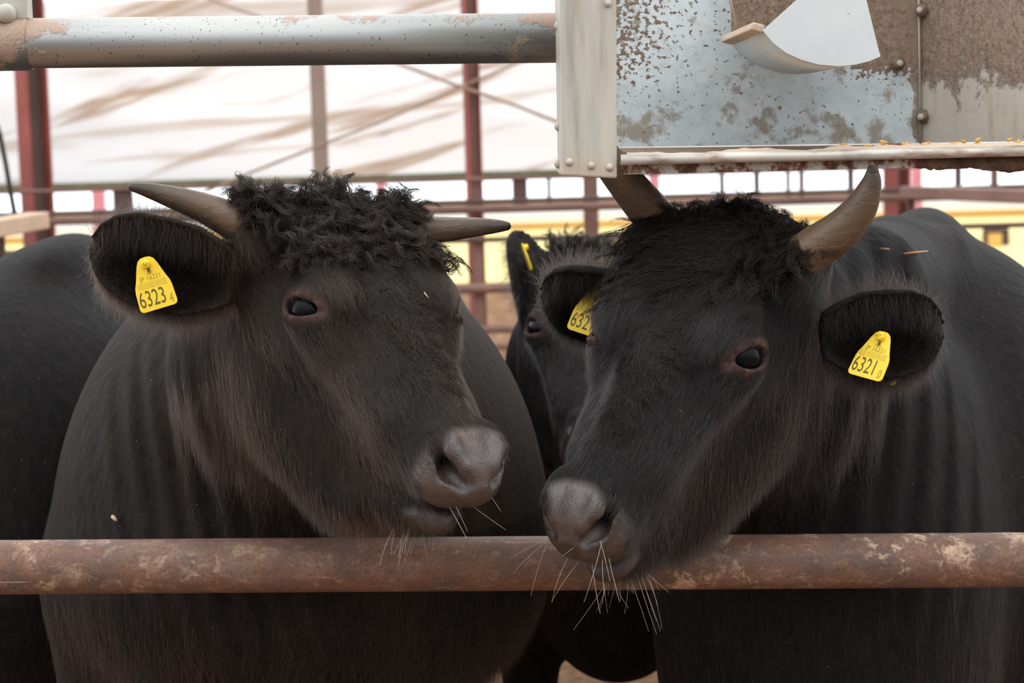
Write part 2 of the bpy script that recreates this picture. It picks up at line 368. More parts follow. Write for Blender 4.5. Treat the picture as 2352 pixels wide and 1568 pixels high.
# ------------------------------------------------------------------ feed trough
YN, YR = 2.57, 2.95
def panel_mat(name, kind):
    m = Mat(name, .5, .0, spec=.4)
    X, Z = m.axis(0), m.axis(2)
    a = m.noise(6, 6, .65); b = m.noise(28, 6, .7)
    base = m.ramp(a, [(.3, srgb(186, 201, 208)), (.5, srgb(212, 224, 229)), (.7, srgb(226, 234, 237))])
    base = m.mix(m.ramp(b, [(.5, 0.0), (.75, .45)]), base, srgb(150, 148, 138))
    if kind == 'back':
        xpx = lambda px: (px - 1176) / FPX * YR
        zpx = lambda py: P(1700, py, YR)[2]
        left = m.math('MULTIPLY', mr(m, X, xpx(1640), xpx(1420)), mr(m, Z, zpx(240), zpx(140)))
        mid = mr(m, Z, zpx(200), zpx(60))
        right = m.math('MULTIPLY', mr(m, X, xpx(1920), xpx(2010)), mr(m, Z, zpx(215), zpx(120)))
        sp = m.noise(140, 2, .5)
        k = m.math('ADD', sp, m.math('ADD', m.math('MULTIPLY', left, .15), m.math('ADD', m.math('MULTIPLY', right, .5), m.math('MULTIPLY', mid, .035))))
        base = m.mix(m.ramp(k, [(.66, 0.0), (.69, 1.0)]), base, m.ramp(m.noise(150, 4, .7), [(.35, srgb(112, 92, 76)), (.65, srgb(160, 138, 118))]))
        low = m.math('MULTIPLY', mr(m, Z, zpx(180), zpx(320)), .1)
        bl = m.ramp(m.math('ADD', m.noise(30, 5, .6), low), [(.59, 0.0), (.68, .75)])
        base = m.mix(bl, base, srgb(140, 124, 100))
        corner = m.ramp(m.math('ADD', m.noise(30, 4, .6), m.math('MULTIPLY', mr(m, X, xpx(2085), xpx(2115)), .4)), [(.74, 0.0), (.82, .9)])
        base = m.mix(corner, base, srgb(140, 122, 102))
        m.bump(m.ramp(k, [(.64, 0.0), (.74, 1.0)]), .5, .006)
    elif kind == 'side':
        zpx = lambda py: P(2200, py, 2.8)[2]
        base = m.mix(.65, base, srgb(178, 156, 128))
        k = m.math('ADD', m.math('ADD', m.math('MULTIPLY', m.noise(26, 7, .75), 1.5), -.28), mr(m, m.math('ADD', Z, m.math('MULTIPLY', X, .22)), zpx(250) + .14, zpx(90) + .14, 0, .50))
        base = m.mix(m.ramp(k, [(.66, 0.0), (.8, 1.0)]), base, m.ramp(m.noise(110, 5, .75), [(.35, srgb(132, 110, 92)), (.65, srgb(184, 160, 140))]))
        base = m.mix(m.ramp(m.noise(14, 4, .6, (3, 3, .5)), [(.55, 0.0), (.75, .6)]), base, srgb(168, 140, 104))
        m.bump(m.math('MULTIPLY', m.noise(130, 5, .7), mr(m, k, .6, .85)), .8, .012)
    elif kind == 'scoop':
        base = m.ramp(a, [(.3, srgb(205, 216, 220)), (.7, srgb(222, 230, 232))])
        base = m.mix(m.ramp(m.noise(120, 3, .6), [(.68, 0.0), (.73, .7)]), base, srgb(170, 150, 128))
    elif kind == 'bracket':
        base = m.ramp(m.noise(14, 5, .6, (3, 3, .35)), [(.3, srgb(160, 160, 152)), (.5, srgb(190, 188, 178)), (.7, srgb(206, 202, 190))])
        base = m.mix(m.ramp(m.noise(22, 5, .6, (3, 3, .3)), [(.56, 0.0), (.74, .7)]), base, srgb(176, 142, 108))
        base = m.mix(mr(m, Z, P(1350, 330, YN)[2], P(1350, 400, YN)[2], 0, .45), base, srgb(204, 178, 150))
    elif kind == 'dust':
        base = m.ramp(m.noise(160, 5, .75), [(.35, srgb(120, 98, 80)), (.65, srgb(178, 154, 132))])
        m.bump(m.noise(150, 5, .7), .9, .012); m.b.inputs['Roughness'].default_value = .95; m.b.inputs['Metallic'].default_value = 0
    m.color(base); return m.m
ft = thing('feed_trough', 'dusty galvanised feed trough hanging over the cow with the upright horns', 'trough', P(1420, 340, YN))
def plate(name, corners, m, th, parent, seg=1):
    v = [Vector(c) for c in corners]; n = (v[1] - v[0]).cross(v[3] - v[0]).normalized() * th
    mb = MB(); mb.add([p for p in v] + [p + n for p in v], [(0, 1, 2, 3), (7, 6, 5, 4), (0, 4, 5, 1), (1, 5, 6, 2), (2, 6, 7, 3), (3, 7, 4, 0)])
    return mb.build(name, m, parent, False)
zt2 = P(1500, -260, YR)[2]
up2 = lambda p: Vector((p[0], p[1], zt2))
bl, br = P(1416, 338, YR), P(2117, 328, YR)
plate('back_sheet', [bl, br, up2(br), up2(bl)], panel_mat('trough_back', 'back'), -.006, ft)
sr = P(2480, 322, 2.58)
plate('side_panel', [br, sr, up2(sr), up2(br)], panel_mat('trough_side', 'side'), -.006, ft)
fl, fr = P(1405, 360, YN + .02), P(2480, 338, YN + .02)
plate('shelf', [P(2117, 346, YN + .02), P(2480, 338, YN + .02), P(2480, 331, 2.66), P(2117, 331, YR)], panel_mat('trough_shelf', 'dust'), -.004, ft)
plate('shelf', [P(1452, 359, YN + .02), P(2117, 346, YN + .02), P(2117, 331, YR), P(1416, 340, YR)], bpy.data.materials['trough_shelf'], -.004, ft)
M_lip = Mat('worn_zinc_edge', .45, .3)
M_lip.color(M_lip.mix(M_lip.ramp(M_lip.noise(40, 5, .65, (.3, 1, 1)), [(.52, 0.0), (.68, .85)]), M_lip.ramp(M_lip.noise(9, 4), [(.3, srgb(196, 196, 190)), (.7, srgb(220, 214, 204))]), srgb(150, 120, 98)))
MB().tube([P(1426, 367, YN), P(1900, 357, YN), P(2500, 343, YN)], M(12.5, YN), 16).build('rolled_lip', M_lip.m, ft)
M_rf = Mat('rust_eaten_zinc', .8)
M_rf.color(M_rf.ramp(M_rf.noise(55, 6, .7), [(.36, srgb(70, 48, 40)), (.47, srgb(120, 78, 58)), (.54, srgb(176, 168, 158)), (.7, srgb(190, 186, 178))])); M_rf.bump(M_rf.noise(80, 5), .4, .006)
plate('lower_flange', [P(1424, 401, YN + .01), P(2104, 385, YN + .01), P(2104, 360, YN + .01), P(1424, 372, YN + .01)], M_rf.m, -.006, ft)
M_rd = Mat('deep_rust', .9); M_rd.color(M_rd.ramp(M_rd.noise(40, 6, .7), [(.35, srgb(62, 46, 38)), (.6, srgb(112, 84, 66)), (.75, srgb(150, 128, 108))])); M_rd.bump(M_rd.noise(60, 5), .8, .01)
rl = MB(); n = 50; vs = []
for i in range(n):
    px = 2098 + (2500 - 2098) * i / (n - 1)
    a = P(px, 360 - .02 * (px - 2098), YN + .012); b = P(px, 384 + 6 * math.sin(i * .3) * rng.random() + min(8, .05 * (px - 2098)), YN + .012)
    vs += [a, b, b + np.array([0, .012, 0]), a + np.array([0, .012, 0])]
fs = []
for i in range(n - 1):
    for j in range(4): fs.append((i * 4 + j, i * 4 + (j + 1) % 4, i * 4 + 4 + (j + 1) % 4, i * 4 + 4 + j))
rl.add(vs, fs).build('rusted_edge', M_rd.m, ft)
# bracket: deep channel at the end of the trough
br_m = panel_mat('bracket_zinc', 'bracket')
c1, c2, c3, c4 = P(1291, 404, YN), P(1417, 410, YN), P(1415, -160, YN), P(1283, -160, YN)
bk = MB(); q = [Vector(c) for c in (c1, c2, c3, c4)]; dq = [Vector(P(px, py, YN + .09)) for px, py in ((1281, 400), (1417, 404), (1415, -160), (1272, -160))]
bk.add(q + dq, [(0, 1, 2, 3), (7, 6, 5, 4), (0, 4, 5, 1), (1, 5, 6, 2), (2, 6, 7, 3), (3, 7, 4, 0)])
bko = bk.build('end_bracket', br_m, ft, False); bv = bko.modifiers.new('bevel', 'BEVEL'); bv.width = .003; bv.segments = 2
def stud(p, n, r, m, parent, name='rivet'):
    n = Vector(n).normalized(); p = Vector(p)
    return MB().tube([p, p + n * r * .5, p + n * r * .85, p + n * r], [r, r * .9, r * .55, r * .12], 12).build(name, m, parent)
for px, py in ((1308, 372), (1358, 380), (1400, 384), (1396, 8)): stud(P(px, py, YN), (0, -1, 0), .0052, br_m, bko)
for py in (60, 290, 376): stud(P(1286, py, YN + .06) + np.array([-.001, 0, 0]), (-1, 0, 0), .0065, br_m, bko)
M_dust = panel_mat('feed_dust_cake', 'dust')
for px, py, n in ((2062, 146, (0, -1, 0)), (2120, 24, (-.5, -1, 0)), (2122, 268, (-.5, -1, 0))):
    p = Vector(P(px, py, YR - .01)); n = Vector(n).normalized()
    MB().tube([p, p + n * .003, p + n * .0031, p + n * .010, p + n * .012], [.012, .0115, .009, .0085, .006], 6).build('bolt', M_dust, ft)
    MB().tube([p + n * .009, p + n * .020, p + n * .021], [.0048, .0045, .003], 10).build('bolt_end', M_cream, ft)
MB().tube([P(2114, 330, YR - .004), P(2108, -200, YR - .004)], .0018, 6).build('corner_seam', panel_mat('seam_zinc', 'bracket'), ft)

# curved scoop hanging in the trough
arc = [(1752, 70), (1775, 98), (1805, 121), (1840, 137), (1880, 148), (1925, 152), (1960, 149), (1995, 141), (2022, 130)]
YA, YZ = 2.53, 2.88
sc = thing('feed_scoop', 'pale curved sheet metal feed scoop hanging inside the dusty trough', 'scoop', P(1880, 60, YA))
prof = [P(a, b, YA) for a, b in arc]; topr = P(1962, -120, YA); topl = P(1960, -120, YA)
topl = P(1940, -95, YA)
poly = prof + [P(1990, 0, YA), P(1962, -120, YA), P(1948, -110, YA), P(1832, -2, YA)]
def extr(poly, d, name, m, parent):
    n = len(poly); v = [Vector(p) for p in poly] + [Vector(p) + Vector((0, d, 0)) for p in poly]
    f = [tuple(range(n)), tuple(range(n, 2 * n))[::-1]] + [(i, i + n, (i + 1) % n + n, (i + 1) % n) for i in range(n)]
    return MB().add(v, f).build(name, m, parent, False)
M_sc = panel_mat('scoop_zinc', 'scoop')
extr(poly, .004, 'side_plate', M_sc, sc)
extr([Vector(p) + Vector((0, YZ - YA, 0)) for p in poly[:-3]] + [Vector(P(1962, -120, YA)) + Vector((0, YZ - YA, 0)), Vector(P(1752, -120, YA)) + Vector((0, YZ - YA, 0))], .004, 'side_plate', M_dust, sc)
cv = MB(); v = []
for p in prof:
    p = Vector(p); v += [p + Vector((0, .0005, 0)), p + Vector((0, YZ - YA, 0)), p + Vector((0, YZ - YA, .004)), p + Vector((0, .0005, .004))]
f = []
for i in range(len(prof) - 1):
    for j in range(4): f.append((i * 4 + j, i * 4 + (j + 1) % 4, i * 4 + 4 + (j + 1) % 4, i * 4 + 4 + j))
cv.add(v, f).build('curved_plate', M_sc, sc)
hb = P(1925, -105, YA); hb[2] += .055; MB().box((hb[0], (YZ + YR) / 2, hb[2]), .05, YR - YZ + .012, .03, None, .002).build('hinge_block', M_sc, sc, False)
lipm = panel_mat('scoop_lip', 'bracket')
a = Vector(prof[0]); lp = MB()
lp.box(a + Vector((-.006, (YZ - YA) / 2, .004)), .016, YZ - YA, .010, Matrix.Rotation(.3, 3, 'Y'), .002).build('lip', flat('pale_feed_dust', srgb(196, 176, 156), .95, var=.15, scale=90), sc, False)
MB().tube([P(1690, 60, 2.8), P(1666, -60, 2.8)], .0022, 8).build('pull_rod', M_cable, sc)

# loose feed on the trough shelf
for k in range(26):
    px = rng.uniform(1930, 2352); py = rng.uniform(322, 338) - (px - 1930) * .006; y = rng.uniform(2.60, 2.66)
    p = P(px, py, y)
    bm = bmesh.new(); bmesh.ops.create_icosphere(bm, subdivisions=1, radius=1)
    Rk = Matrix.Rotation(rng.uniform(0, 6), 3, 'Z') @ Matrix.Rotation(rng.uniform(-.5, .5), 3, 'Y')
    vs = [Vector(p) + Rk @ Vector((v.co.x * .0055, v.co.y * .0034, v.co.z * .0026)) for v in bm.verts]
    bm.verts.index_update(); fs = [[v.index for v in f.verts] for f in bm.faces]; bm.free()
    if k == 0: M_corn = flat('corn', srgb(214, 172, 96), .6, var=.2, scale=80)
    o = MB().add(vs, fs).build('corn_kernel', M_corn, None, loc=p)
    tag(o, 'yellow corn flake in the loose feed along the trough shelf', 'corn', 'corn flakes on the trough shelf')
dp = MB(); n = 60; v = []
for i in range(n):
    px = 1440 + (2500 - 1440) * i / (n - 1); h = 3 + 5 * rng.random() + (10 if 1560 < px < 2100 else 2) * (.5 + .5 * math.sin(i * .5)) + (8 if px > 2000 else 0)
    py0 = 357 - (px - 1440) * .0205
    a = P(px, py0, YN + .003); b = P(px, py0 - h * .8, YN + .03); c = P(px, py0 + 2, YN + .09)
    v += [a, b, c]
f = []
for i in range(n - 1):
    for j in range(2): f.append((i * 3 + j, i * 3 + j + 1, i * 3 + j + 4, i * 3 + j + 3))
dd = dp.add(v, f).build('feed_meal', None, None, mats=[flat('feed_meal', srgb(206, 186, 164), .95, var=.12, scale=120)], loc=P(1900, 350, YN))
tag(dd, 'ridge of spilled pale feed meal lying along the trough lip', 'feed', kind='stuff')
print('background', round(time.time() - T0, 1))

# ------------------------------------------------------------------ cattle: signed-distance sculpting
def smin(a, b, k):
    h = np.clip(.5 + .5 * (b - a) / k, 0, 1); return b + (a - b) * h - k * h * (1 - h)
def smax(a, b, k): return -smin(-a, -b, k)
def ell(p, c, r, R=None):
    q = p - np.asarray(c, np.float32)
    if R is not None: q = q @ np.asarray(R, np.float32)
    r = np.asarray(r, np.float32)
    k0 = np.linalg.norm(q / r, axis=1); k1 = np.linalg.norm(q / (r * r), axis=1)
    return k0 * (k0 - 1) / np.maximum(k1, 1e-6)
def cap(p, a, b, ra, rb):
    a = np.asarray(a, np.float32); b = np.asarray(b, np.float32); ab = b - a
    t = np.clip(((p - a) @ ab) / float(ab @ ab), 0, 1)
    return np.linalg.norm(p - a - t[:, None] * ab, axis=1) - (ra + (rb - ra) * t)
def chain(p, pts, rad, k=.02):
    d = None
    for i in range(len(pts) - 1):
        e = cap(p, pts[i], pts[i + 1], rad[i], rad[i + 1]); d = e if d is None else smin(d, e, k)
    return d
def table(y, v, n=240):
    yy = np.linspace(y[0], y[-1], n); t = np.interp(yy, y, v)
    w = np.hanning(15); w /= w.sum(); t = np.convolve(np.pad(t, 7, 'edge'), w, 'valid')
    return yy, t
HY = [-.275, -.25, -.22, -.18, -.10, 0, .07, .13, .19, .230, .258, .290, .308, .320, .328]
H = dict(top=[-.11, -.065, -.044, -.026, -.010, -.004, -.010, -.018, -.024, -.024, -.026, -.032, -.040, -.052, -.072],
         bot=[-.20, -.24, -.262, -.285, -.318, -.340, -.345, -.328, -.262, -.195, -.160, -.142, -.132, -.118, -.092],
         wt=[.02, .06, .085, .098, .098, .080, .060, .048, .042, .040, .044, .046, .038, .026, .008],
         wm=[.03, .085, .112, .122, .120, .108, .094, .080, .068, .062, .063, .060, .050, .036, .012],
         wb=[.02, .045, .055, .058, .058, .054, .052, .050, .048, .048, .050, .048, .038, .026, .008])
HT = {k: table(HY, v) for k, v in H.items()}
def loft(q):
    y = q[:, 1]; g = lambda k: np.interp(y, *HT[k]).astype(np.float32)
    top, bot, wt, wm, wb = g('top'), g('bot'), g('wt'), g('wm'), g('wb')
    zc, hh = (top + bot) / 2, (top - bot) / 2
    s = (q[:, 2] - zc) / hh; sc = np.clip(s, -1, 1)
    w = wm + (wt - wb) / 2 * sc * .55 + ((wt + wb) / 2 - wm) * sc * sc * .55
    f = (np.abs(q[:, 0] / w) ** 2.5 + np.abs(s) ** 2.5) ** (1 / 2.5)
    d = (f - 1) * np.minimum(w, hh)
    return np.maximum(d, np.maximum(-.275 - y, y - .328))
EYE = np.array([.097, .009, -.055])
EYER = .0265
def head_sdf(q, spec):
    ss = lambda v, a, b: (lambda u: u * u * (3 - 2 * u))(np.clip((v - a) / (b - a), 0, 1))
    q = q.copy(); ch = spec.get('chin', 0.0); wy = ss(q[:, 1], .14, .26)
    q[:, 2] -= ch * wy * ss(-q[:, 2], .06, .13)
    q[:, 0] *= 1 + .16 * ss(q[:, 1], .17, .27)
    qa = q.copy(); qa[:, 0] = np.abs(qa[:, 0])
    d = loft(q)
    # cheeks, brow ridges, orbits, facial crest, poll
    d = smin(d, ell(qa, (.058, -.045, -.20), (.048, .11, .10)), .05)
    d = smin(d, ell(qa, (.082, -.025, -.026), (.030, .045, .022)), .04)
    d = smin(d, ell(qa, (.090, .012, -.055), (.026, .042, .034)), .03)
    d = smin(d, cap(qa, (.085, .05, -.095), (.060, .17, -.085), .016, .012), .05)
    d = smin(d, ell(q, (.0, -.19, -.085), (.10, .045, .045)), .04)
    d = smin(d, ell(qa, (.108, -.172, -.06), (.035, .035, .035)), .03)
    d = smin(d, cap(qa, (.034, -.06, -.27), (.026, .17, -.225), .050, .036), .04)
    # hollows: under the eye, beside the nose, between cheek and jaw
    d = smax(d, -ell(qa, (.128, .10, -.140), (.04, .085, .040)), .05)
    d = smax(d, -ell(qa, (.112, .185, -.19), (.045, .05, .035)), .05)
    # upper lip and muzzle pad
    d = smin(d, ell(qa, (.024, .272, -.096), (.040, .048, .046)), .025)
    d = smin(d, ell(q, (0, .284, -.078), (.046, .040, .044)), .02)
    d = smin(d, ell(qa, (.043, .270, -.052), (.021, .034, .026)), .018)
    # lower lip and chin
    lo = ell(q, (0, .256, -.176), (.042, .052, .026))
    lo = smin(lo, ell(qa, (.02, .205, -.20), (.034, .06, .034)), .03)
    d = smin(d, lo, .006)
    # mouth line
    zm = np.interp(q[:, 1], [.15, .19, .24, .285, .31], [-.182, -.172, -.157, -.148, -.142])
    groove = np.maximum(np.maximum(np.abs(q[:, 2] - zm) - .0045 * ss(q[:, 1], .16, .21), -(d + .013)), .165 - q[:, 1])
    d = smax(d, -groove, .004)
    # nostrils: comma shaped, running inward and down
    n = chain(qa, [(.062, .262, -.030), (.056, .280, -.042), (.042, .306, -.058), (.027, .322, -.066)], [.004, .0085, .012, .009], .008)
    n = smin(n, chain(qa, [(.042, .304, -.058), (.034, .262, -.066), (.028, .215, -.078)], [.0125, .011, .009], .008), .008)
    d = smax(d, -n, .006)
    d = smin(d, chain(qa, [(.037, .288, -.038), (.024, .310, -.048)], [.010, .008], .01), .012)
    # eye: bulging lids with an almond opening
    e = EYE
    lid = ell(qa, e, (EYER + .0085,) * 3)
    lid = np.maximum(lid, .084 - qa[:, 0])
    d = smin(d, lid, .014)
    dirn = np.array([.86, .22, .42]); dirn /= np.linalg.norm(dirn)
    up = np.array([-.35, -.25, .90]); up -= dirn * (up @ dirn); up /= np.linalg.norm(up); sd = np.cross(up, dirn)
    if sd[1] < 0: sd = -sd
    sd, up = sd * .906 + up * .423, up * .906 - sd * .423
    op = spec.get('lid', .0125)
    c = e + dirn * (EYER + .004)
    arc = [c - dirn * (.010 + .012 * abs(math.cos(w)) ** 2) + sd * math.cos(w) * .033 + up * (math.sin(w) * (op + .014)) for w in np.linspace(.35, 2.8, 7)]
    d = smin(d, chain(qa, arc, [.004, .0065, .0085, .009, .0085, .0065, .004], .004), .005)
    arc = [c - dirn * (.012 + .012 * abs(math.cos(w)) ** 2) + sd * math.cos(w) * .031 - up * (math.sin(w) * (op + .011)) for w in np.linspace(.4, 2.7, 6)]
    d = smin(d, chain(qa, arc, [.003, .0055, .0065, .0065, .0055, .003], .004), .005)
    fr = np.stack([sd, up, dirn], 1)
    d = smax(d, -ell(qa, c, (.026, op + .001, .026), fr), .004)
    d = smax(d, -cap(qa, c + sd * .018 - dirn * .006, c + sd * .036 - up * .005 - dirn * .010, .005, .002), .004)   # tear duct corner
    d = smax(d, -ell(qa, e, (EYER - .0005,) * 3), .002)
    return d
def ear_sdf(p, ear):
    """ear = dict(base, tip, face, L, W) in world space: a cupped leaf facing 'face'"""
    b = np.array(ear['base']); t = np.array(ear['tip']); u = t - b; L = np.linalg.norm(u); u = u / L
    n = np.array(ear['face'], float); n -= u * (n @ u); n /= np.linalg.norm(n); v = np.cross(n, u)
    q = p - b.astype(np.float32); a = (q @ u) / L; s = q @ v; h = q @ n
    ac = np.clip(a, 0, 1)
    hw = ear['W'] * np.interp(ac, [0, .12, .3, .5, .7, .85, .95, 1], [.52, .74, .97, 1, .96, .78, .48, .12])
    off = ear.get('sag', 0) * np.sin(np.pi * ac)
    s = s - off
    r = s / np.maximum(hw, .004)
    h0 = ear['cup'] * (r * r - .35) * np.sin(np.pi * np.clip(.12 + ac * .8, 0, 1)) + ear.get('curl', 0) * ac * ac
    th = .0075 + .004 * (1 - ac)
    side = np.abs(s) - hw
    e = np.maximum(side, np.maximum(-a, a - 1) * L)
    d = smax(np.abs(h - h0) - th - .002, e, .009)
    return d * .8
def norm(v): v = np.asarray(v, float); return v / np.linalg.norm(v)

def extract(sdf, axes):
    """marching over a rectilinear grid (finer near the head), evaluated only near the surface"""
    X, Y, Z = axes; nx, ny, nz = len(X), len(Y), len(Z); B = 6
    cx = [np.arange(0, n, B) for n in (nx, ny, nz)]
    mid = [np.array([(A[i] + A[min(i + B, len(A) - 1)]) / 2 for i in c]) for A, c in zip((X, Y, Z), cx)]
    hal = [np.array([(A[min(i + B, len(A) - 1)] - A[i]) / 2 for i in c]) for A, c in zip((X, Y, Z), cx)]
    G = np.stack(np.meshgrid(*mid, indexing='ij'), -1); HR = np.sqrt(sum(h * h for h in np.meshgrid(*hal, indexing='ij')))
    D = sdf(G.reshape(-1, 3).astype(np.float32)).reshape(G.shape[:3])
    act = np.abs(D) < HR * 1.5 + .03
    full = np.repeat(np.repeat(np.repeat(D, B, 0), B, 1), B, 2)[:nx, :ny, :nz].astype(np.float32)
    am = np.repeat(np.repeat(np.repeat(act, B, 0), B, 1), B, 2)[:nx, :ny, :nz]
    idx = np.argwhere(am); out = np.empty(len(idx), np.float32)
    for s in range(0, len(idx), 400000):
        c = idx[s:s + 400000]
        out[s:s + 400000] = sdf(np.stack([X[c[:, 0]], Y[c[:, 1]], Z[c[:, 2]]], 1).astype(np.float32))
    full[am] = out
    full[0] = full[-1] = .05; full[:, 0] = full[:, -1] = .05; full[:, :, 0] = full[:, :, -1] = .05
    g = vdb.FloatGrid(.05); g.copyFromArray(np.clip(full, -.05, .05)); pts, quads = g.convertToQuads(0.0)
    pts = np.stack([np.interp(pts[:, k], np.arange(len(A)), A) for k, A in enumerate((X, Y, Z))], 1)
    return pts, quads[:, ::-1]
def graded(lo, hi, f0, f1, h, grow=1.07, hmax=.03):
    a = list(np.arange(f0, f1 + h, h)); s = h; 
    while a[-1] < hi: s = min(s * grow, hmax); a.append(a[-1] + s)
    s = h
    while a[0] > lo: s = min(s * grow, hmax); a.insert(0, a[0] - s)
    return np.array(a)
def grad(sdf, p, e=.003):
    g = np.stack([sdf(p + np.eye(3, dtype=np.float32)[k] * e) - sdf(p - np.eye(3, dtype=np.float32)[k] * e) for k in range(3)], 1)
    return g / np.maximum(np.linalg.norm(g, axis=1, keepdims=True), 1e-9)
def project(sdf, p, it=6):
    p = p.astype(np.float32)
    for _ in range(it): p = p - grad(sdf, p) * sdf(p)[:, None]
    return p

# ---- materials of the cattle
def coat_mat(name, dark, brown, hair=False):
    m = Mat(name, .74, spec=.16)
    tint = m.attr('tint'); sx = m.n.new('ShaderNodeSeparateColor'); m.l.new(tint.outputs['Color'], sx.inputs[0])
    n1 = m.noise(9, 5, .65); n2 = m.noise(70, 4, .7, (1, 1, .35)); n3 = m.noise(30, 4, .6, (1, 1, .22))
    n4 = m.noise(16, 4, .6, (1, 1, .12)); k = m.math('ADD', m.math('ADD', sx.outputs['Red'], m.math('MULTIPLY', m.math('SUBTRACT', n4, .5), .8)), m.math('MULTIPLY', m.math('SUBTRACT', n1, .5), .9), True)
    base = m.mix(k, dark, brown)
    base = m.mix(m.ramp(n2, [(.4, 0.0), (.72, .5)]), base, tuple(min(1, c * 1.35) for c in brown[:3]) + (1,))
    base = m.mix(m.ramp(m.noise(260, 2, .5), [(.745, 0.0), (.77, .8)]), base, srgb(150, 130, 110))
    skin = m.ramp(m.noise(45, 5, .6), [(.30, srgb(42, 35, 34)), (.52, srgb(66, 55, 52)), (.75, srgb(88, 76, 73))])
    skin = m.mix(m.ramp(m.noise(26, 4, .6), [(.5, 0.0), (.72, .7)]), skin, srgb(88, 66, 54))
    base = m.mix(sx.outputs['Green'], base, skin)
    base = m.mix(sx.outputs['Blue'], base, m.ramp(m.noise(60, 4, .6), [(.35, srgb(70, 52, 48)), (.65, srgb(128, 98, 90))]))
    m.color(base)
    m.rough(m.math('SUBTRACT', .76, m.math('MULTIPLY', sx.outputs['Green'], m.ramp(m.noise(38, 4, .6), [(.38, .24), (.58, .58)]))))
    h = m.math('ADD', m.math('MULTIPLY', n3, 1.0), m.math('MULTIPLY', n2, .7))
    h2 = m.math('ADD', m.math('MULTIPLY', h, m.math('SUBTRACT', 1.0, sx.outputs['Green'])), m.math('MULTIPLY', m.voro(620), m.math('MULTIPLY', sx.outputs['Green'], .12)))
    m.bump(h2, .45, .010)
    m.l.new(m.math('ADD', .16, m.math('MULTIPLY', sx.outputs['Green'], .7)), m.b.inputs['Specular IOR Level'])
    m.b.inputs['Sheen Weight'].default_value = .0; m.b.inputs['Sheen Roughness'].default_value = .4
    m.b.inputs['Sheen Tint'].default_value = (.55, .55, .6, 1)
    return m.m
def hair_mat(name, c, r=.38, brown=None, ior=1.45):
    m = bpy.data.materials.new(name); m.use_nodes = True; n = m.node_tree.nodes; n.clear()
    h = n.new('ShaderNodeBsdfHairPrincipled'); o = n.new('ShaderNodeOutputMaterial')
    h.parametrization = 'COLOR'; h.inputs['Color'].default_value = c; h.inputs['Roughness'].default_value = r
    h.inputs['IOR'].default_value = ior; h.inputs['Radial Roughness'].default_value = .5; h.inputs['Random Roughness'].default_value = .3
    if 'Random Color' in h.inputs: h.inputs['Random Color'].default_value = .4
    if brown:
        a = n.new('ShaderNodeAttribute'); a.attribute_name = 'fur_tint'; sp = n.new('ShaderNodeSeparateColor'); x = n.new('ShaderNodeMix'); x.data_type = 'RGBA'
        x.inputs[6].default_value = c; x.inputs[7].default_value = brown; L = m.node_tree.links
        L.new(a.outputs['Color'], sp.inputs[0]); L.new(sp.outputs['Red'], x.inputs[0]); L.new(x.outputs[2], h.inputs['Color'])
    m.node_tree.links.new(h.outputs[0], o.inputs[0]); return m
def horn_mat():
    m = Mat('horn_keratin', .38, spec=.5)
    u = m.attr('along')
    n = m.noise(60, 5, .7, (1, 1, 1)); k = m.math('ADD', u.outputs['Fac'], m.math('MULTIPLY', m.math('SUBTRACT', n, .5), .35))
    c = m.ramp(k, [(.0, srgb(112, 88, 70)), (.3, srgb(108, 88, 68)), (.65, srgb(88, 72, 58)), (.86, srgb(58, 48, 40)), (1, srgb(32, 28, 25))])
    c = m.mix(m.ramp(m.noise(110, 4, .7, (.25, 1, 1)), [(.45, 0.0), (.75, .55)]), c, srgb(74, 60, 48))
    c = m.mix(m.ramp(m.noise(220, 3, .6), [(.68, 0.0), (.74, .8)]), c, srgb(172, 152, 126))
    m.color(c); m.bump(m.noise(160, 4, .6, (.3, 1, 1)), .35, .004); return m.m
M_horn = horn_mat()
M_eye = Mat('eyeball', .08, color=(.004, .0042, .006, 1), spec=.13).m
M_tag = flat('yellow_tag_plastic', srgb(252, 216, 52), .45, var=.03, scale=30)
M_ink = flat('tag_ink', srgb(96, 88, 40), .6, var=.05)
M_fine = flat('tag_fine_ink', srgb(168, 146, 50), .6, var=.05)
M_whisk = flat('whisker_hair', srgb(205, 195, 180), .4, var=.05)

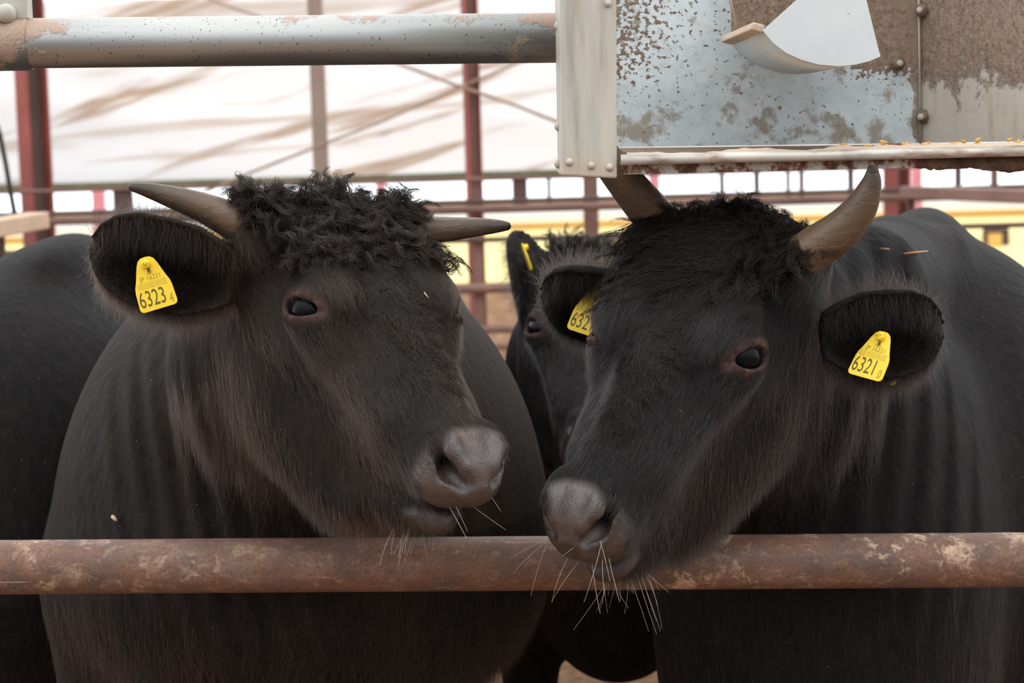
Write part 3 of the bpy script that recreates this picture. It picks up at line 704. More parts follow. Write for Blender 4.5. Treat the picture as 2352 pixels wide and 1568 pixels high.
def glyphs(text, size, sx=1.0):
    cu = bpy.data.curves.new('glyph', 'FONT'); cu.body = text; cu.size = size; cu.resolution_u = 3; cu.align_x = 'CENTER'
    ob = bpy.data.objects.new('glyph', cu); COL.objects.link(ob); bpy.context.view_layer.update()
    me = bpy.data.meshes.new_from_object(ob.evaluated_get(bpy.context.evaluated_depsgraph_get()))
    v = [(p.co.x * sx, p.co.y) for p in me.vertices]; f = [tuple(q.vertices) for q in me.polygons]
    bpy.data.objects.remove(ob); bpy.data.curves.remove(cu); bpy.data.meshes.remove(me); return v, f
def ear_tag(name, parent, pos, right, down, face, code, small, w=.052, h=.070, label=None, bend=.0, back=.018, bx=.004, by=.97):
    """flexible tag: stud at the top, widening shoulders, square foot; numbers printed on the face"""
    right = Vector(right).normalized(); down = Vector(down); down = (down - right * down.dot(right)).normalized(); nrm = Vector(face)
    nrm = right.cross(down).normalized() * (1 if right.cross(down).dot(nrm) > 0 else -1)
    pos = Vector(pos)
    prof = []
    a = w / 2
    half = [(0, 0), (.006, .0006), (.0105, .004), (.0135, .010), (a * .80, h * .42), (a * .92, h * .52), (a * .97, h * .62), (a, h - .005), (a - .0016, h - .0014), (a - .005, h)]
    prof = half + [(-x, y) for x, y in half[::-1]][:-1]
    W3 = lambda x, y, z=0: pos + right * x + down * (y - .008) + nrm * (z - bend * (y / h) ** 2)
    n = len(prof); t = .0016; mb = MB()
    cen = n
    fr = [W3(x, y, t) for x, y in prof]; bk = [W3(x, y, 0) for x, y in prof]
    mb.add(fr + bk, [tuple(range(n))[::-1], tuple(range(n, 2 * n))] + [(i, (i + 1) % n, (i + 1) % n + n, i + n) for i in range(n)])
    def put(v, f, x, y, m):
        mb.add([W3(x + p[0], y - p[1], t + .0003) for p in v], f, m)
    put(*glyphs(code, .0300, .60), -.0050, h - .006, 1)
    put(*glyphs(small, .0180, .56), a - .0062, h - .0035, 2)
    put(*glyphs('JP 16221', .0088, .92), .0, h * .435, 2)
    put(*glyphs('NLBC', .0046, .8), .001, h * .335, 2)
    x = -a * .78
    for wd in (1, .6, 1.4, .6, .6, 1.2, .6, 1, 1.5, .6, .8, 1.3, .6, 1, .7, 1.4):
        b = wd * .00125; put([(0, 0), (b, 0), (b, .0085), (0, .0085)], [(0, 1, 2, 3)], x, h * .585, 3); x += b + .00125
    lf = [(0, .0045), (.0022, .0012), (.0012, .0004), (.0028, -.0018), (.0004, -.0012), (-.0006, -.0052), (-.0014, -.0012), (-.0030, -.001), (-.0014, .0008), (-.0022, .0026)]
    put(lf, [tuple(range(10))], .0008, h * .265, 1)
    o = mb.build(name, None, parent, False, mats=[M_tag, M_ink, M_fine, flat('bar_code_ink', srgb(214, 186, 60), .6, var=.03)])
    if label: o['label'] = label
    st = MB(); c = W3(0, .0095, t)
    st.tube([c, c + nrm * .0075, c + nrm * .0085, c + nrm * .0085, c + nrm * .003], [.0058, .0055, .0048, .0032, .0030], 20)
    st.build('stud', M_tag, o)
    if not back: return o
    bt = MB(); b0 = [W3(x * .98 + bx, y * by, -back) for x, y in prof]; b1 = [W3(x * .98 + bx, y * by, -back - .0015) for x, y in prof]
    bt.add(b0 + b1, [tuple(range(n))[::-1], tuple(range(n, 2 * n))] + [(i, (i + 1) % n, (i + 1) % n + n, i + n) for i in range(n)])
    bt.build('back_plate', M_tag, o, False)
    return o
def horn(parent, pts, rad, label=None, n=28):
    """pts world, rad metres along the horn: smooth tapering curve with growth ridges"""
    pts = np.array(pts); k = len(pts); t = np.linspace(0, k - 1, 44)
    def cr(v):
        v = np.concatenate([[2 * v[0] - v[1]], v, [2 * v[-1] - v[-2]]]); out = []
        for x in t:
            i = min(int(x), k - 2); u = x - i; a, b, c, d = v[i:i + 4]
            out.append(.5 * (2 * b + (c - a) * u + (2 * a - 5 * b + 4 * c - d) * u * u + (3 * b - a - 3 * c + d) * u ** 3))
        return np.array(out)
    c = cr(pts); r = np.interp(t, np.arange(k), rad) * (1 + .012 * np.sin(t * 9) * (t < 1.2))
    u = t / (k - 1); tip = np.clip((1 - u) / .05, 0, 1); r = r * np.sqrt(1 - (1 - tip) ** 2 * .97)
    mb = MB().tube(c, list(r), n); o = mb.build('horn', M_horn, parent)
    at = o.data.attributes.new('along', 'FLOAT', 'POINT'); at.data.foreach_set('value', np.repeat(u, n).astype(np.float32))
    if label: o['label'] = label
    return o
def strands(name, parent, paths, r0, mat, label=None):
    """every path -> a thin three-sided tapering strand; one mesh of hair"""
    v = []; f = []; base = 0
    for P_ in paths:
        P_ = np.asarray(P_); k = len(P_)
        t = np.gradient(P_, axis=0); t /= np.maximum(np.linalg.norm(t, axis=1, keepdims=True), 1e-9)
        a = np.cross(t, (.3, .9, .2)); a /= np.maximum(np.linalg.norm(a, axis=1, keepdims=True), 1e-9); b = np.cross(t, a)
        rr = r0 * (1 - .75 * np.linspace(0, 1, k) ** 2)[:, None]
        ring = np.stack([P_ + (a * math.cos(w) + b * math.sin(w)) * rr for w in (0, 2.094, 4.189)], 1).reshape(-1, 3)
        v.append(ring); ii = np.arange(k - 1) * 3 + base
        for j in range(3):
            f.append(np.stack([ii + j, ii + (j + 1) % 3, ii + 3 + (j + 1) % 3, ii + 3 + j], 1))
        base += 3 * k
    o = mesh_obj(name, np.concatenate(v), np.concatenate(f), mat, parent)
    if label: o['label'] = label
    return o
def add_fur(o, vg_d, vg_l, count, length, align, mat_slot, seed, normal=.012, rnd=.010, name='fur', rad=.36):
    md = o.modifiers.new(name, 'PARTICLE_SYSTEM'); ps = md.particle_system; st = ps.settings
    st.type = 'HAIR'; st.count = count; st.hair_length = length; st.hair_step = 3; st.render_step = 3; st.display_step = 2
    st.use_advanced_hair = True
    st.emit_from = 'FACE'; st.use_emit_random = True; st.use_even_distribution = True; st.distribution = 'RAND'
    st.normal_factor = normal; st.object_align_factor = align; st.factor_random = rnd; st.brownian_factor = .006
    st.material = mat_slot; st.root_radius = rad; st.tip_radius = .08; st.radius_scale = .001
    ps.vertex_group_density = vg_d
    if vg_l: ps.vertex_group_length = vg_l
    ps.seed = seed
    return ps

import os
FUR = True
def hit(sdf, px, py, y0=2.2, y1=4.5):
    """first point of the surface seen through a photograph pixel"""
    y = y0
    for _ in range(200):
        p = P(px, py, y); d = float(sdf(np.array([p], np.float32))[0])
        if d < .0008: return p
        y += max(d * .7, .0006)
        if y > y1: break
    return P(px, py, y1)
class Cow: pass
def build_cow(name, label, cat, R, t, body, ears, spec, axes, mats, fur, tintf, group=None):
    R = np.array(R); t = np.array(t); c = Cow(); c.R, c.t = R, t
    Rf = R.astype(np.float32); tf = t.astype(np.float32)
    def sdf(p):
        p = p.astype(np.float32)
        d = body(p)
        near = np.linalg.norm(p - tf, axis=1) < .62
        if near.any():
            q = (p[near] - tf) @ Rf; hd = head_sdf(q, spec); dn = smin(d[near], hd, .045)
            for e in ears: dn = smin(dn, ear_sdf(p[near], e), .022)
            d = d.copy(); d[near] = dn
        return d
    c.sdf = sdf; c.world = lambda x: np.asarray(x) @ R.T + t
    root = thing(name, label, cat, (t[0], t[1] + .5, 0), group); c.root = root
    pts, quads = extract(sdf, axes)
    # attributes
    q = (pts - t) @ R; tint = np.zeros((len(pts), 4), np.float32); tint[:, 3] = 1
    aq = q * np.sign(q[:, :1]) ** np.array([1, 0, 0]); nz = .14 * np.sin(q[:, 0] * 140 + 40 * q[:, 1]) * np.sin(q[:, 2] * 120 + 3) 
    pad = np.sqrt((q[:, 0] / .078) ** 2 + ((q[:, 1] - .325) / .078) ** 2 + ((q[:, 2] + .075) / .078) ** 2) + .35 * nz
    lip = np.sqrt((q[:, 0] / .052) ** 2 + ((q[:, 1] - .305) / .062) ** 2 + ((q[:, 2] + .168) / .032) ** 2) + .35 * nz
    g = np.maximum(np.clip((1.06 - pad) / .14, 0, 1), np.clip((1.05 - lip) / .2, 0, 1) * .8)
    dn = norm([.86, .22, .42]); up_ = np.array([-.35, -.25, .90]); up_ = norm(up_ - dn * (up_ @ dn)); sd_ = np.cross(up_, dn); sd_ = sd_ if sd_[1] > 0 else -sd_; sd_, up_ = sd_ * .906 + up_ * .423, up_ * .906 - sd_ * .423
    rel = aq - (EYE + dn * .030); far = np.linalg.norm(rel, axis=1)
    de = np.sqrt(((rel @ sd_ - .006) / .036) ** 2 + ((rel @ up_ - .001) / .0235) ** 2 + ((rel @ dn) / .06) ** 2) + .8 * nz
    b = np.clip((1.2 - de) / .5, 0, 1)
    tint[:, 1] = g; tint[:, 2] = b * spec.get('pink', .8); tint[:, 0] = np.clip(tintf(pts, q), 0, 1)
    o = mesh_obj('body', pts, quads, None, root, True, mats=mats)
    ca = o.data.color_attributes.new('tint', 'FLOAT_COLOR', 'POINT'); ca.data.foreach_set('color', tint.ravel())
    cb = o.data.color_attributes.new('fur_tint', 'BYTE_COLOR', 'CORNER'); li = np.empty(len(o.data.loops), np.int32); o.data.loops.foreach_get('vertex_index', li)
    cb.data.foreach_set('color', tint[li].ravel()); o.data.attributes.active_color = cb
    c.body = o; c.nv = len(pts)
    # fur density and length
    if FUR and fur:
        vis = (pts[:, 2] > .55) & (pts[:, 1] < t[1] + fur.get('deep', 1.6))
        bare = np.clip(1.15 - 1.25 * np.maximum(g, np.clip((1.12 - de) / .15, 0, 1)), 0, 1)
        den = vis * bare * (.38 + .62 * np.clip((.52 - np.linalg.norm(pts - t, axis=1)) / .1, 0, 1))
        eard = np.min([np.where(True, np.abs(ear_sdf(pts.astype(np.float32), e)), 1) for e in ears], 0) if ears else np.ones(len(pts))
        ln = np.full(len(pts), fur.get('body', .6))
        hd = np.clip((.5 - np.linalg.norm(pts - t, axis=1)) / .12, 0, 1)
        face = np.clip(.36 + .5 * np.clip((.0 - q[:, 1]) / .2, 0, 1), 0, 1) * fur.get('face', 1)
        ln = ln * (1 - hd) + face * hd
        ln = np.where(eard < .012, fur.get('ear', .9), ln)
        ln *= (.35 + .65 * bare) * np.clip((de - .8) / 1.1, .10, 1)
        sst = lambda v, a, b: (lambda u: u * u * (3 - 2 * u))(np.clip((v - a) / (b - a), 0, 1))
        up = hd * sst(q[:, 2], -.17, -.09) * (eard > .014) * sst(q[:, 1], -.22, -.15)
        upd = vis * bare * up; den = den * (1 - .88 * up)
        ln2 = np.clip(.62 + .38 * np.clip(-q[:, 1] / .15, -.6, 1), 0, 1) * (.35 + .65 * bare) * np.clip((de - .8) / .9, .10, 1)
        def vg(nm, w, lv=12):
            G = o.vertex_groups.new(name=nm); k = np.round(np.clip(w, 0, 1) * lv).astype(int)
            for i in range(1, lv + 1):
                ix = np.nonzero(k == i)[0]
                if len(ix): G.add(ix.tolist(), i / lv, 'REPLACE')
            return nm
        add_fur(o, vg('fur_density', den), vg('fur_length', ln), fur['n'], fur['len'], fur['dir'], 2, fur.get('seed', 1))
        add_fur(o, vg('face_density', upd), vg('face_length', ln2), fur.get('face_n', 20000), .03, tuple(R[:, 1] * .0125 + np.array([0, 0, -.002])), 2, 31, .0035, .0042, 'face_fur', .30)
        nrm = np.empty(len(pts) * 3, np.float32); o.data.vertices.foreach_get('normal', nrm); nrm = nrm.reshape(-1, 3)
        bk = vis * (1 - hd) * sst(nrm[:, 2], .30, .62) * (eard > .014)
        add_fur(o, vg('back_density', bk), None, fur.get('back_n', 30000), .03, (0, .013, -.002), 2, 41, .0035, .0040, 'back_fur', .34)
        if fur.get('ear_n'):
            add_fur(o, vg('ear_density', vis * np.where(eard < .010, 1.0, 0)), None, fur['ear_n'], .0065, (.0, .0, -.002), 3, 77, .0082, .0048, 'ear_fur', .30)
    # eyes
    for s in spec['eyes']:
        e = c.world(EYE * [s, 1, 1])
        bm = bmesh.new(); bmesh.ops.create_uvsphere(bm, u_segments=32, v_segments=20, radius=EYER); bm.verts.index_update()
        vs = [Vector(e) + v.co for v in bm.verts]; fs = [[v.index for v in f.verts] for f in bm.faces]; bm.free()
        mesh_obj('eye', vs, fs, M_eye, root)
    print(name, c.nv, 'verts', round(time.time() - T0, 1))
    return c
def whiskers(c, n, seed, lo=.025, hi=.075, sides=(1, -1)):
    r = np.random.default_rng(seed)
    for k in range(n):
        a = r.uniform(-1, 1); low = r.random() < .72
        if low: p = np.array([.05 * a, r.uniform(.235, .295), -.225]); d = np.array([.5 * a, .3, -1.0])
        else: p = np.array([.06 * a, r.uniform(.30, .34), r.uniform(-.12, -.05)]); d = np.array([.9 * a, .8, .1])
        w = project(c.sdf, np.array([c.world(p)]), 8)[0]
        d = c.R @ d + r.normal(0, .28, 3); d[2] -= .25; d /= np.linalg.norm(d); L = r.uniform(lo, hi)
        bend = r.normal(0, .25, 3)
        s = np.linspace(0, 1, 7)[:, None]; path = w + d * L * s + (bend * L * .5 + np.array([0, 0, -.12 * L])) * s * s
        MB().tube(path, list(.00030 * (1 - .6 * s[:, 0])), 4, False).build('whisker', M_whisk, c.root)
def forelock(c, mat, clumps, label, lift=.9, spread=1.0, name='forelock', r0=.00042, sink=.006):
    """clumps: (x, y, flow(local), length, curl, strands)"""
    r = np.random.default_rng(5); paths = []
    roots = project(c.sdf, np.array([c.world((k[0], k[1], .02)) for k in clumps]), 8)
    nor = grad(c.sdf, roots.astype(np.float32))
    for (x, y, fl, L, curl, ns), p, n in zip(clumps, roots, nor):
        f = c.R @ np.asarray(fl, float); f /= np.linalg.norm(f)
        ph = r.uniform(0, 6.28); side = np.cross(f, n); side /= np.linalg.norm(side) + 1e-9
        up = np.cross(side, f); frq = r.uniform(1.0, 1.8)
        s = np.linspace(0, 1, 11)[:, None]
        guide = p - n * sink + n * (lift * np.sin(s * 1.7) * L * .30) + f * L * s + np.array([0, 0, -1]) * L * .22 * s * s
        guide = guide + (side * np.sin(ph + s * 6.28 * frq) + up * np.cos(ph + s * 6.28 * frq)) * curl * (s ** .8)
        off = r.normal(0, 1, (ns, 3)) * .0085 * spread; off = off - np.outer(off @ n, n) * .65; tip = r.normal(0, 1, (ns, 3)) * .0012
        ln = r.uniform(.65, 1.05, ns)
        for i in range(ns):
            k = s * ln[i]; gi = np.stack([np.interp(k[:, 0], s[:, 0], guide[:, a]) for a in range(3)], 1)
            wv = (side * math.sin(i * 2.1) + up * math.cos(i * 1.7)) * .0012
            paths.append(gi + off[i] * (1 - s) + (tip[i] + off[i] * .14) * s + wv * np.sin(s * 14 + i))
    return strands(name, c.root, paths, r0, mat, label)

# ---------------- curly cow on the left (its head swings towards the other)
RA = [[-0.813, 0.4288, 0.3939], [-0.5769, -0.6842, -0.4462], [0.0782, -0.59, 0.8036]]; TA = [-0.1578, 2.5482, 1.3239]
RB = [[-0.822, -0.4883, -0.2932], [0.5531, -0.5613, -0.6156], [0.1361, -0.6682, 0.7315]]; TB = [0.2007, 2.5474, 1.2663]
RC = [[-0.9836, -0.0066, 0.1804], [-0.1002, -0.8114, -0.5758], [0.1502, -0.5844, 0.7975]]; TC = [0.1626, 3.7944, 1.1549]
def ortho(R):
    u, s, v = np.linalg.svd(np.array(R)); return u @ v
RA, RB, RC = ortho(RA), ortho(RB), ortho(RC)
def dome(p, c, rx, ry, rt, rb):
    q = p - np.asarray(c, np.float32); rz = np.where(q[:, 2] > 0, rt, rb).astype(np.float32)
    r = np.stack([np.full(len(q), rx), np.full(len(q), ry), rz], 1).astype(np.float32)
    k0 = np.linalg.norm(q / r, axis=1); k1 = np.linalg.norm(q / (r * r), axis=1)
    return k0 * (k0 - 1) / np.maximum(k1, 1e-6)
def folds(p, amp, f, sl, y1):
    s = p[:, 0] * f + sl * (p[:, 2] - 1) + .7 * np.sin(p[:, 2] * 5 + p[:, 0] * 9)
    w = np.abs(np.sin(s)) ** .7 - .6 + .35 * np.sin(s * 2.3 + p[:, 2] * 7)
    m = np.clip((y1 - p[:, 1]) / .12, 0, 1) * np.clip((p[:, 2] - .72) / .2, 0, 1) * np.clip((1.36 - p[:, 2]) / .15, 0, 1)
    return amp * w * m
wA = lambda x: np.asarray(x) @ RA.T + np.array(TA)
wB = lambda x: np.asarray(x) @ RB.T + np.array(TB)
wC = lambda x: np.asarray(x) @ RC.T + np.array(TC)
cA = P(700, 1255, 3.26)
def bodyA(p):
    d = dome(p, cA, M(578, 3.26), .43, M(735, 3.26), M(425, 3.26))
    nk = chain(p, [wA((0, -.14, -.13)), wA((0, -.11, -.18)) + np.array([-.04, .14, -.06]), cA + np.array([0, -.02, .2])], [.085, .16, .24], .06)
    d = smin(d, nk, .10)
    d = d - folds(p, .0075, 58, 6, 3.08)
    d = smin(d, cap(p, (-.30, 3.3, .98), (-.31, 4.6, .98), .24, .24), .12)
    sh = P(260, 1330, 3.2); d = smin(d, cap(p, sh, sh + np.array([0, 0, -.35]), M(150, 3.1), .085), .08)
    s2 = P(900, 1400, 3.22); d = smin(d, cap(p, s2, s2 + np.array([-.02, 0, -.3]), M(140, 3.1), .085), .08)
    for x in (sh[0], s2[0] - .02): d = smin(d, cap(p, (x, 3.2, .62), (x, 3.18, 0.02), .075, .05), .05)
    for x in (-.42, -.20): d = smin(d, chain(p, [(x, 4.5, .75), (x, 4.6, .45), (x, 4.55, .02)], [.14, .06, .05]), .06)
    return d
def tintA(p, q):
    h = np.clip((.45 - np.linalg.norm(p - TA, axis=1)) / .2, 0, 1)
    return .10 + .16 * np.clip((p[:, 2] - .9) / .2, 0, 1) + .35 * h * np.clip((.02 - q[:, 1]) / .2, 0, 1) + .75 * np.clip((p[:, 0] + .14) / .08, 0, 1) * (p[:, 1] > 2.85) * (p[:, 2] > .9) + .15 * (p[:, 1] < 2.95) * np.sin(p[:, 0] * 40 + 3 * p[:, 2])
DARK = (.0050, .0048, .0052, 1); BRN = (.030, .0215, .0165, 1)
M_coatA = coat_mat('brown_black_coat', (.0060, .0053, .0052, 1), (.024, .0165, .012, 1))
M_coatB = coat_mat('black_coat', DARK, (.016, .0118, .010, 1))
M_hairA = hair_mat('brown_black_fur', (.0085, .0070, .0062, 1), .38, (.036, .0205, .0135, 1)); M_hairB = hair_mat('black_fur', (.0070, .0066, .0068, 1), .38, (.024, .0155, .012, 1)); M_earhair = hair_mat('ear_fringe_hair', (.007, .0050, .0042, 1), .5, ior=1.22)
def lock_mat(nm, c):
    m = Mat(nm, .42, spec=.35); d = tuple(v * .55 for v in c[:3]) + (1,)
    m.color(m.ramp(m.noise(26, 3, .6), [(.35, d), (.7, c)])); return m.m
M_lockA = lock_mat('curly_forelock_hair', (.048, .033, .024, 1)); M_lockB = lock_mat('straight_forelock_hair', (.030, .0195, .015, 1))
M_lockB2 = lock_mat('short_brow_hair', (.030, .026, .024, 1))
earA = [dict(base=P(545, 640, 2.60), tip=P(203, 560, 2.60), face=(.1, -1, -.12), W=.062, cup=.040, sag=.0, curl=-.01),
        dict(base=wA((-.13, -.125, -.10)), tip=wA((-.19, -.22, -.27)), face=(.5, -.8, 0), W=.055, cup=.03)]
earB = [dict(base=P(1885, 768, 2.585), tip=P(2168, 752, 2.60), face=(-.12, -1, -.05), W=.058, cup=.042, sag=.0),
        dict(base=P(1475, 690, 2.78), tip=P(1240, 668, 2.80), face=(.1, -.9, -.55), W=.062, cup=.035, sag=-.0)]
earC = [dict(base=P(1222, 735, 3.93), tip=P(1186, 528, 3.98), face=(.85, -.6, .1), W=.060, cup=.03),
        dict(base=wC((-.12, -.12, -.10)), tip=wC((-.30, -.10, -.16)), face=(-.2, -.9, 0), W=.06, cup=.03)]
axA = (graded(-.95, .35, -.62, .0, .0042), graded(2.2, 5.0, 2.25, 2.8, .0042, 1.05), graded(-.02, 1.62, .80, 1.52, .0042))
A = build_cow('cow', 'brown-black horned cow with curly forelock and ear tag numbered 6323', 'cow', RA, TA, bodyA, earA, dict(eyes=(1, -1), lid=.0105, pink=.42, chin=.018), axA,
              [M_coatA, M_hairA, M_earhair], dict(n=300000, ear_n=30000, face_n=110000, back_n=45000, len=.030, dir=(.0, -.003, -.022), body=.62, face=1.0, ear=.36, seed=3), tintA)

cB = P(1890, 1250, 3.24)
bodB = P(2150, 1185, 3.65); wiB = P(2138, 498, 3.6)
def bodyB(p):
    d = dome(p, cB, M(404, 3.24), .42, M(640, 3.24), M(900, 3.24))
    nk = chain(p, [wB((0, -.14, -.13)), wB((0, -.11, -.18)) + np.array([.06, .14, -.06]), cB + np.array([0, -.02, .2])], [.085, .15, .22], .06)
    d = smin(d, nk, .10)
    d = smin(d, chain(p, [wB((-.04, -.15, -.13)), P(1975, 665, 2.98), P(2090, 655, 3.4)], [.065, .088, .085], .05), .07)
    d = d - folds(p, .0065, 60, -8, 3.08)
    bd = dome(p, bodB, .325, .55, M(660, 3.65), .55)
    bd = smin(bd, ell(p, wiB + np.array([0, .05, -.045]), (.050, .24, .056)), .06)
    bd = smin(bd, cap(p, bodB + np.array([.05, .3, .1]), bodB + np.array([.3, 1.5, .1]), .34, .32), .12)
    bd = smin(bd, chain(p, [P(1955, 655, 3.15), P(2040, 612, 3.4), wiB + np.array([0, .05, -.06])], [.07, .075, .05], .04), .05)
    d = smin(d, bd, .07)
    for x, r in ((1660, 120), (2140, 120)):
        s = P(x, 1420, 3.2); d = smin(d, cap(p, s, s + np.array([0, 0, -.4]), M(r, 3.1), .08), .07)
        d = smin(d, cap(p, s + np.array([0, .0, -.3]), (s[0], 3.17, .02), .08, .05), .05)
    for x in (.95, 1.22): d = smin(d, chain(p, [(x, 4.9, .75), (x, 5.0, .45), (x, 4.95, .02)], [.14, .06, .05]), .06)
    return d
def tintB(p, q):
    return .10 + .30 * np.exp(-(((q[:, 0] + .09) / .06) ** 2 + ((q[:, 1] - .09) / .10) ** 2 + ((q[:, 2] + .20) / .07) ** 2)) + .35 * np.exp(-(((p[:, 0] - .72) / .12) ** 2 + ((p[:, 2] - 1.32) / .07) ** 2))
axB = (graded(-.15, 1.75, .02, .72, .0042), graded(2.2, 5.4, 2.25, 2.85, .0042, 1.05), graded(-.02, 1.62, .78, 1.47, .0042))
B = build_cow('cow', 'black cow with upright horns resting its muzzle over the rusty rail', 'cow', RB, TB, bodyB, earB, dict(eyes=(1, -1), lid=.0130, pink=.55), axB,
              [M_coatB, M_hairB, M_earhair], dict(n=320000, ear_n=30000, face_n=110000, back_n=45000, len=.030, dir=(.0, -.003, -.022), body=.55, face=.9, ear=.36, seed=5), tintB)

bodC = P(1405, 1130, 4.35)
def bodyC(p):
    d = dome(p, bodC, .275, .55, .40, .36)
    d = smin(d, chain(p, [wC((0, -.15, -.11)), wC((0, -.13, -.16)) + np.array([.02, .2, -.08]), bodC + np.array([0, -.1, .1])], [.09, .15, .22], .06), .1)
    d = smin(d, ell(p, P(1415, 1420, 4.05), (.13, .2, M(140, 4.05))), .07)
    d = smin(d, cap(p, bodC + np.array([0, .2, .02]), bodC + np.array([.16, 1.5, .02]), .27, .27), .12)
    for x in (1212, 1590):
        s = P(x, 1330, 4.2); d = smin(d, chain(p, [s, s + np.array([0, 0, -.25]), (s[0], 4.2, .02)], [.11, M(56, 4.2), .05], .03), .05)
    return d
axC = (graded(-.3, .75, -.05, .40, .0065), graded(3.3, 6.2, 3.4, 4.1, .0065, 1.06), graded(-.02, 1.45, .75, 1.38, .0065))
Cw = build_cow('cow', 'hornless black cow peering out from behind the other two', 'cow', RC, TC, bodyC, earC, dict(eyes=(1, -1), lid=.012, pink=.3, crease=False), axC,
               [M_coatB, M_hairB, M_earhair], dict(n=80000, ear_n=8000, len=.032, dir=(.0, -.003, -.020), body=.6, ear=.4, seed=8, deep=1.0), lambda p, q: .12 + 0 * p[:, 0])

# fourth animal: body only in view, its head reaches out of the picture beyond the left edge
bodD = P(140, 1150, 4.0); wiD = P(150, 565, 3.95)
TD = [bodD[0] - .42, 3.45, .80]
RD = ortho([[-.5, -.6, -.3], [.6, -.5, -.6], [.2, -.65, .73]])
def bodyD(p):
    d = dome(p, bodD, M(345, 4.0), .55, M(590, 4.0), .50)
    d = smin(d, ell(p, wiD + np.array([0, .05, -.03]), (.055, .22, .05)), .08)
    d = smin(d, chain(p, [bodD + np.array([-.05, -.1, .1]), np.array(TD) + RD @ np.array([0, -.14, -.11])], [.24, .12], .06), .12)
    d = smin(d, cap(p, bodD + np.array([0, .2, .02]), bodD + np.array([-.05, 1.6, -.02]), .29, .28), .12)
    d = smin(d, ell(p, P(60, 960, 3.72), (.20, .20, .20)), .10)
    d = d - .006 * np.sin(p[:, 0] * 22 + p[:, 2] * 9) * (p[:, 2] > .7)
    for x in (-.17, .15): d = smin(d, chain(p, [bodD + np.array([x, 0, -.25]), (bodD[0] + x, 4.0, .45), (bodD[0] + x, 3.98, .02)], [.15, .07, .05]), .06)
    for x in (-.2, .1): d = smin(d, chain(p, [(bodD[0] + x, 5.5, .75), (bodD[0] + x, 5.6, .45), (bodD[0] + x, 5.55, .02)], [.14, .06, .05]), .06)
    return d
earD = [dict(base=np.array(TD) + RD @ np.array([s * .13, -.12, -.1]), tip=np.array(TD) + RD @ np.array([s * .30, -.11, -.15]), face=(0, -1, 0), W=.055, cup=.03) for s in (1, -1)]
axD = (graded(-1.95, -.4, -1.35, -.55, .011), graded(2.9, 6.2, 3.3, 4.2, .011, 1.06), graded(-.02, 1.5, .6, 1.42, .011))
Dw = build_cow('cow', 'black cow whose dark back rises behind the tagged ear, its head out of view', 'cow', RD, TD, bodyD, earD, dict(eyes=(1, -1), crease=False), axD,
               [M_coatB, M_hairB, M_earhair], dict(n=60000, len=.030, dir=(.0, -.004, -.02), body=.6, seed=9, deep=1.4), lambda p, q: .05 + 0 * p[:, 0])

# ---- horns
def pxhorn(c, pts, label):
    horn(c.root, [P(a, b, y) for a, b, y, w in pts], [M(w, y) / 2 for a, b, y, w in pts], label)
pxhorn(A, [(590, 535, 2.625, 96), (530, 505, 2.615, 86), (470, 478, 2.61, 70), (400, 454, 2.60, 53), (340, 437, 2.59, 34), (293, 428, 2.585, 14)], 'grey brown horn pointing sideways')
pxhorn(A, [(890, 536, 2.77, 80), (960, 530, 2.765, 69), (1030, 526, 2.76, 57), (1100, 521, 2.75, 42), (1145, 519, 2.745, 30), (1174, 519, 2.74, 16)], 'shorter horn with a dark blunt tip')
pxhorn(B, [(1545, 555, 2.77, 108), (1500, 495, 2.755, 98), (1450, 435, 2.74, 88), (1398, 370, 2.735, 76), (1352, 300, 2.735, 58), (1330, 240, 2.735, 34), (1326, 195, 2.735, 10)], 'thick horn rising behind the bracket')
pxhorn(B, [(1845, 590, 2.60, 108), (1885, 560, 2.59, 100), (1935, 525, 2.575, 93), (1978, 475, 2.56, 76), (2000, 425, 2.55, 50), (2004, 395, 2.545, 30), (2002, 372, 2.54, 10)], 'curved horn with a dark tip touching the trough edge')

# ---- ear tags
def dirp(dx, dy, dz, y=2.5):
    v = RGT * dx - UPV * dy + FWD * dz; return v / np.linalg.norm(v)
p = hit(A.sdf, 350, 607) - FWD * .043
ear_tag('ear_tag', A.root, p, dirp(83, -25, 0), dirp(38, 114, 0), -FWD, '6323', '4', w=.050, h=.069, label='yellow ear tag printed 6323', bx=-.006, back=.045)
p = hit(B.sdf, 2014, 775) - FWD * .037
ear_tag('ear_tag', B.root, p, dirp(63, 19, -50), dirp(-52, 106, -25), -FWD, '6321', '0', w=.050, h=.067, label='yellow ear tag printed 6321', back=.05, by=.76, bx=-.007)
p = hit(B.sdf, 1372, 672) - FWD * .022
ear_tag('ear_tag', B.root, p, dirp(60, 20, -20), dirp(-34, 72, -6), -FWD, '6321', '0', w=.050, h=.070, label='yellow ear tag half hidden by ear hair')
p = P(1201, 568, 3.90)
ear_tag('ear_tag', Cw.root, p, dirp(6, 0, -60), dirp(16, 46, 0), dirp(1, 0, 0), '6322', '1', w=.05, h=.055, label='yellow ear tag seen edge on', back=0)

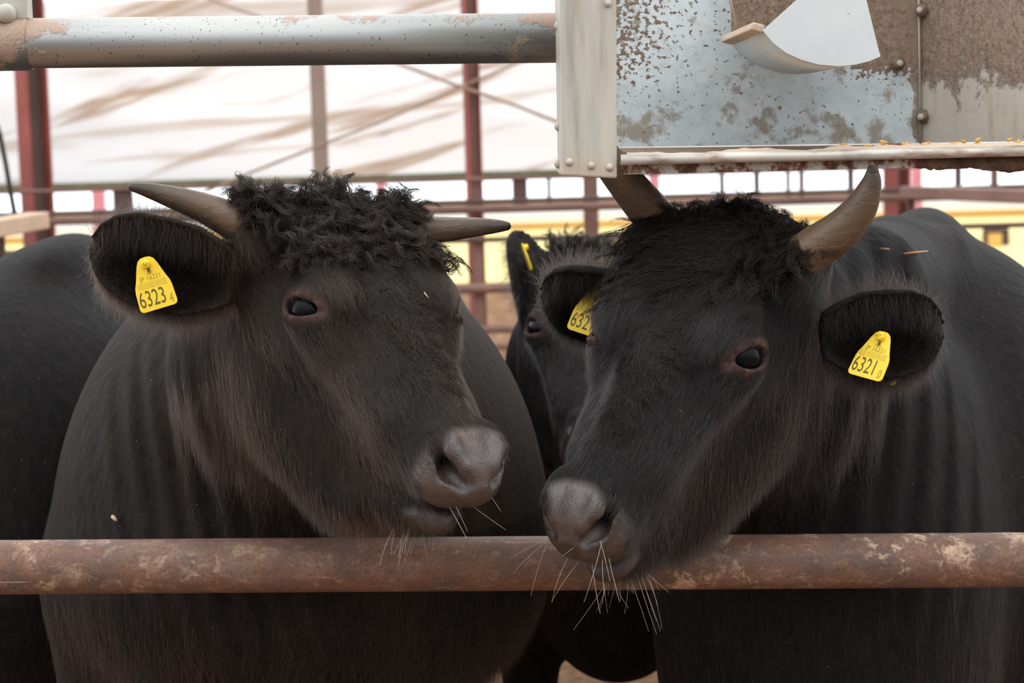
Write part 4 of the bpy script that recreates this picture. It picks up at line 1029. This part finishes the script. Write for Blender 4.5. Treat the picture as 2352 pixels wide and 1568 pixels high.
# ---- forelocks
r = np.random.default_rng(11); cl = []
for k in range(400):
    x = r.uniform(-.145, .150); y = r.uniform(-.235, -.050) + .25 * x * x
    cl.append((x, y, (r.normal(.0, .6) + x * 2.5, r.normal(-.1 if y < -.17 else .5, .6), r.uniform(.2, .8)), r.uniform(.032, .058), r.uniform(.005, .010), 34))
forelock(A, M_lockA, cl, 'thick curly brown-black forelock', .45)
cl = []
for k in range(460):
    x = r.uniform(-.130, .120); y = r.uniform(-.255, -.085)
    if x > -.05: cl.append((x, y, ((.75 if x < .05 else .2) + r.normal(0, .2), .75 + r.normal(0, .2), .12), r.uniform(.06, .115), r.uniform(.004, .010), 30))
    else: cl.append((x, y, (r.normal(-.1, .4), .8 + r.normal(0, .3), .3), r.uniform(.045, .08), r.uniform(.006, .012), 26))
for k in range(150):
    x = r.uniform(-.125, .10); y = r.uniform(-.285, -.19)
    cl.append((x, y, (r.normal(.3, .5), r.normal(.1, .4), .6), r.uniform(.022, .040), r.uniform(.004, .008), 24))
forelock(B, M_lockB, cl, 'long forelock combed across the brow', .34)
cl = []
for k in range(150):
    x = r.uniform(-.10, .09); y = r.uniform(-.24, -.12)
    cl.append((x, y, (r.normal(0, .6), r.normal(-.3, .5), .6), r.uniform(.035, .065), r.uniform(.006, .012), 22))
forelock(Cw, M_lockB, cl, 'curly black poll hair')
def brow_locks(c, mat, n, seed, wx, wy, label, L=(.016, .030)):
    r = np.random.default_rng(seed); cl = []
    for k in range(n):
        x = r.uniform(-.105, .105); y = -.14 + .34 * r.random() ** 1.7; x *= 1 - .45 * max(0, y) / .20
        if np.hypot((abs(x) - .097) / .045, (y - .01) / .05) < 1: continue
        f = np.array([x - wx, y - wy]); f /= np.linalg.norm(f) + 1e-6; f = f + .7 * np.array([-f[1], f[0]]) + np.array([0, .25])
        cl.append((x, y, (f[0], f[1], .03), r.uniform(*L), r.uniform(.001, .003), 16))
    forelock(c, mat, cl, label, .45, .85, 'brow_hair', .00026, .0015)
brow_locks(B, M_lockB2, 420, 21, .02, .03, 'short whorled hair on the brow')
brow_locks(A, M_lockA, 420, 22, .0, .02, 'short tousled brown hair on the brow')
whiskers(A, 16, 4, .02, .05); whiskers(B, 34, 6, .025, .085); whiskers(Cw, 8, 2)

# ---- straw caught on the backs
M_straw = flat('straw', srgb(206, 150, 100), .7, var=.1)
M_chaff = flat('pale_chaff', srgb(190, 168, 138), .7, var=.1)
def straw(c, px, py, px2, py2, lab, w=.0014):
    a, b = hit(c.sdf, px, py, 2.3, 5) - FWD * .012, hit(c.sdf, px2, py2, 2.3, 5) - FWD * .012
    mid = hit(c.sdf, (px + px2) / 2, (py + py2) / 2, 2.3, 5) - FWD * .013
    o = MB().tube([a, mid, b], [w, w, w * .5], 6).build('straw', M_straw if c is B else M_chaff, None, loc=a); tag(o, lab, 'straw')
straw(B, 2072, 583, 2128, 577, 'long orange straw lying on the back of the cow with upright horns')
straw(B, 2018, 571, 2040, 573, 'short straw stub on the back, beside the longer straw')
straw(A, 975, 672, 986, 686, 'tiny pale chaff on the brow of the curly-haired cow', .0011)
straw(A, 262, 1184, 272, 1194, 'pale chaff flake on the neck just above the rail', .003)
print('total', round(time.time() - T0, 1))
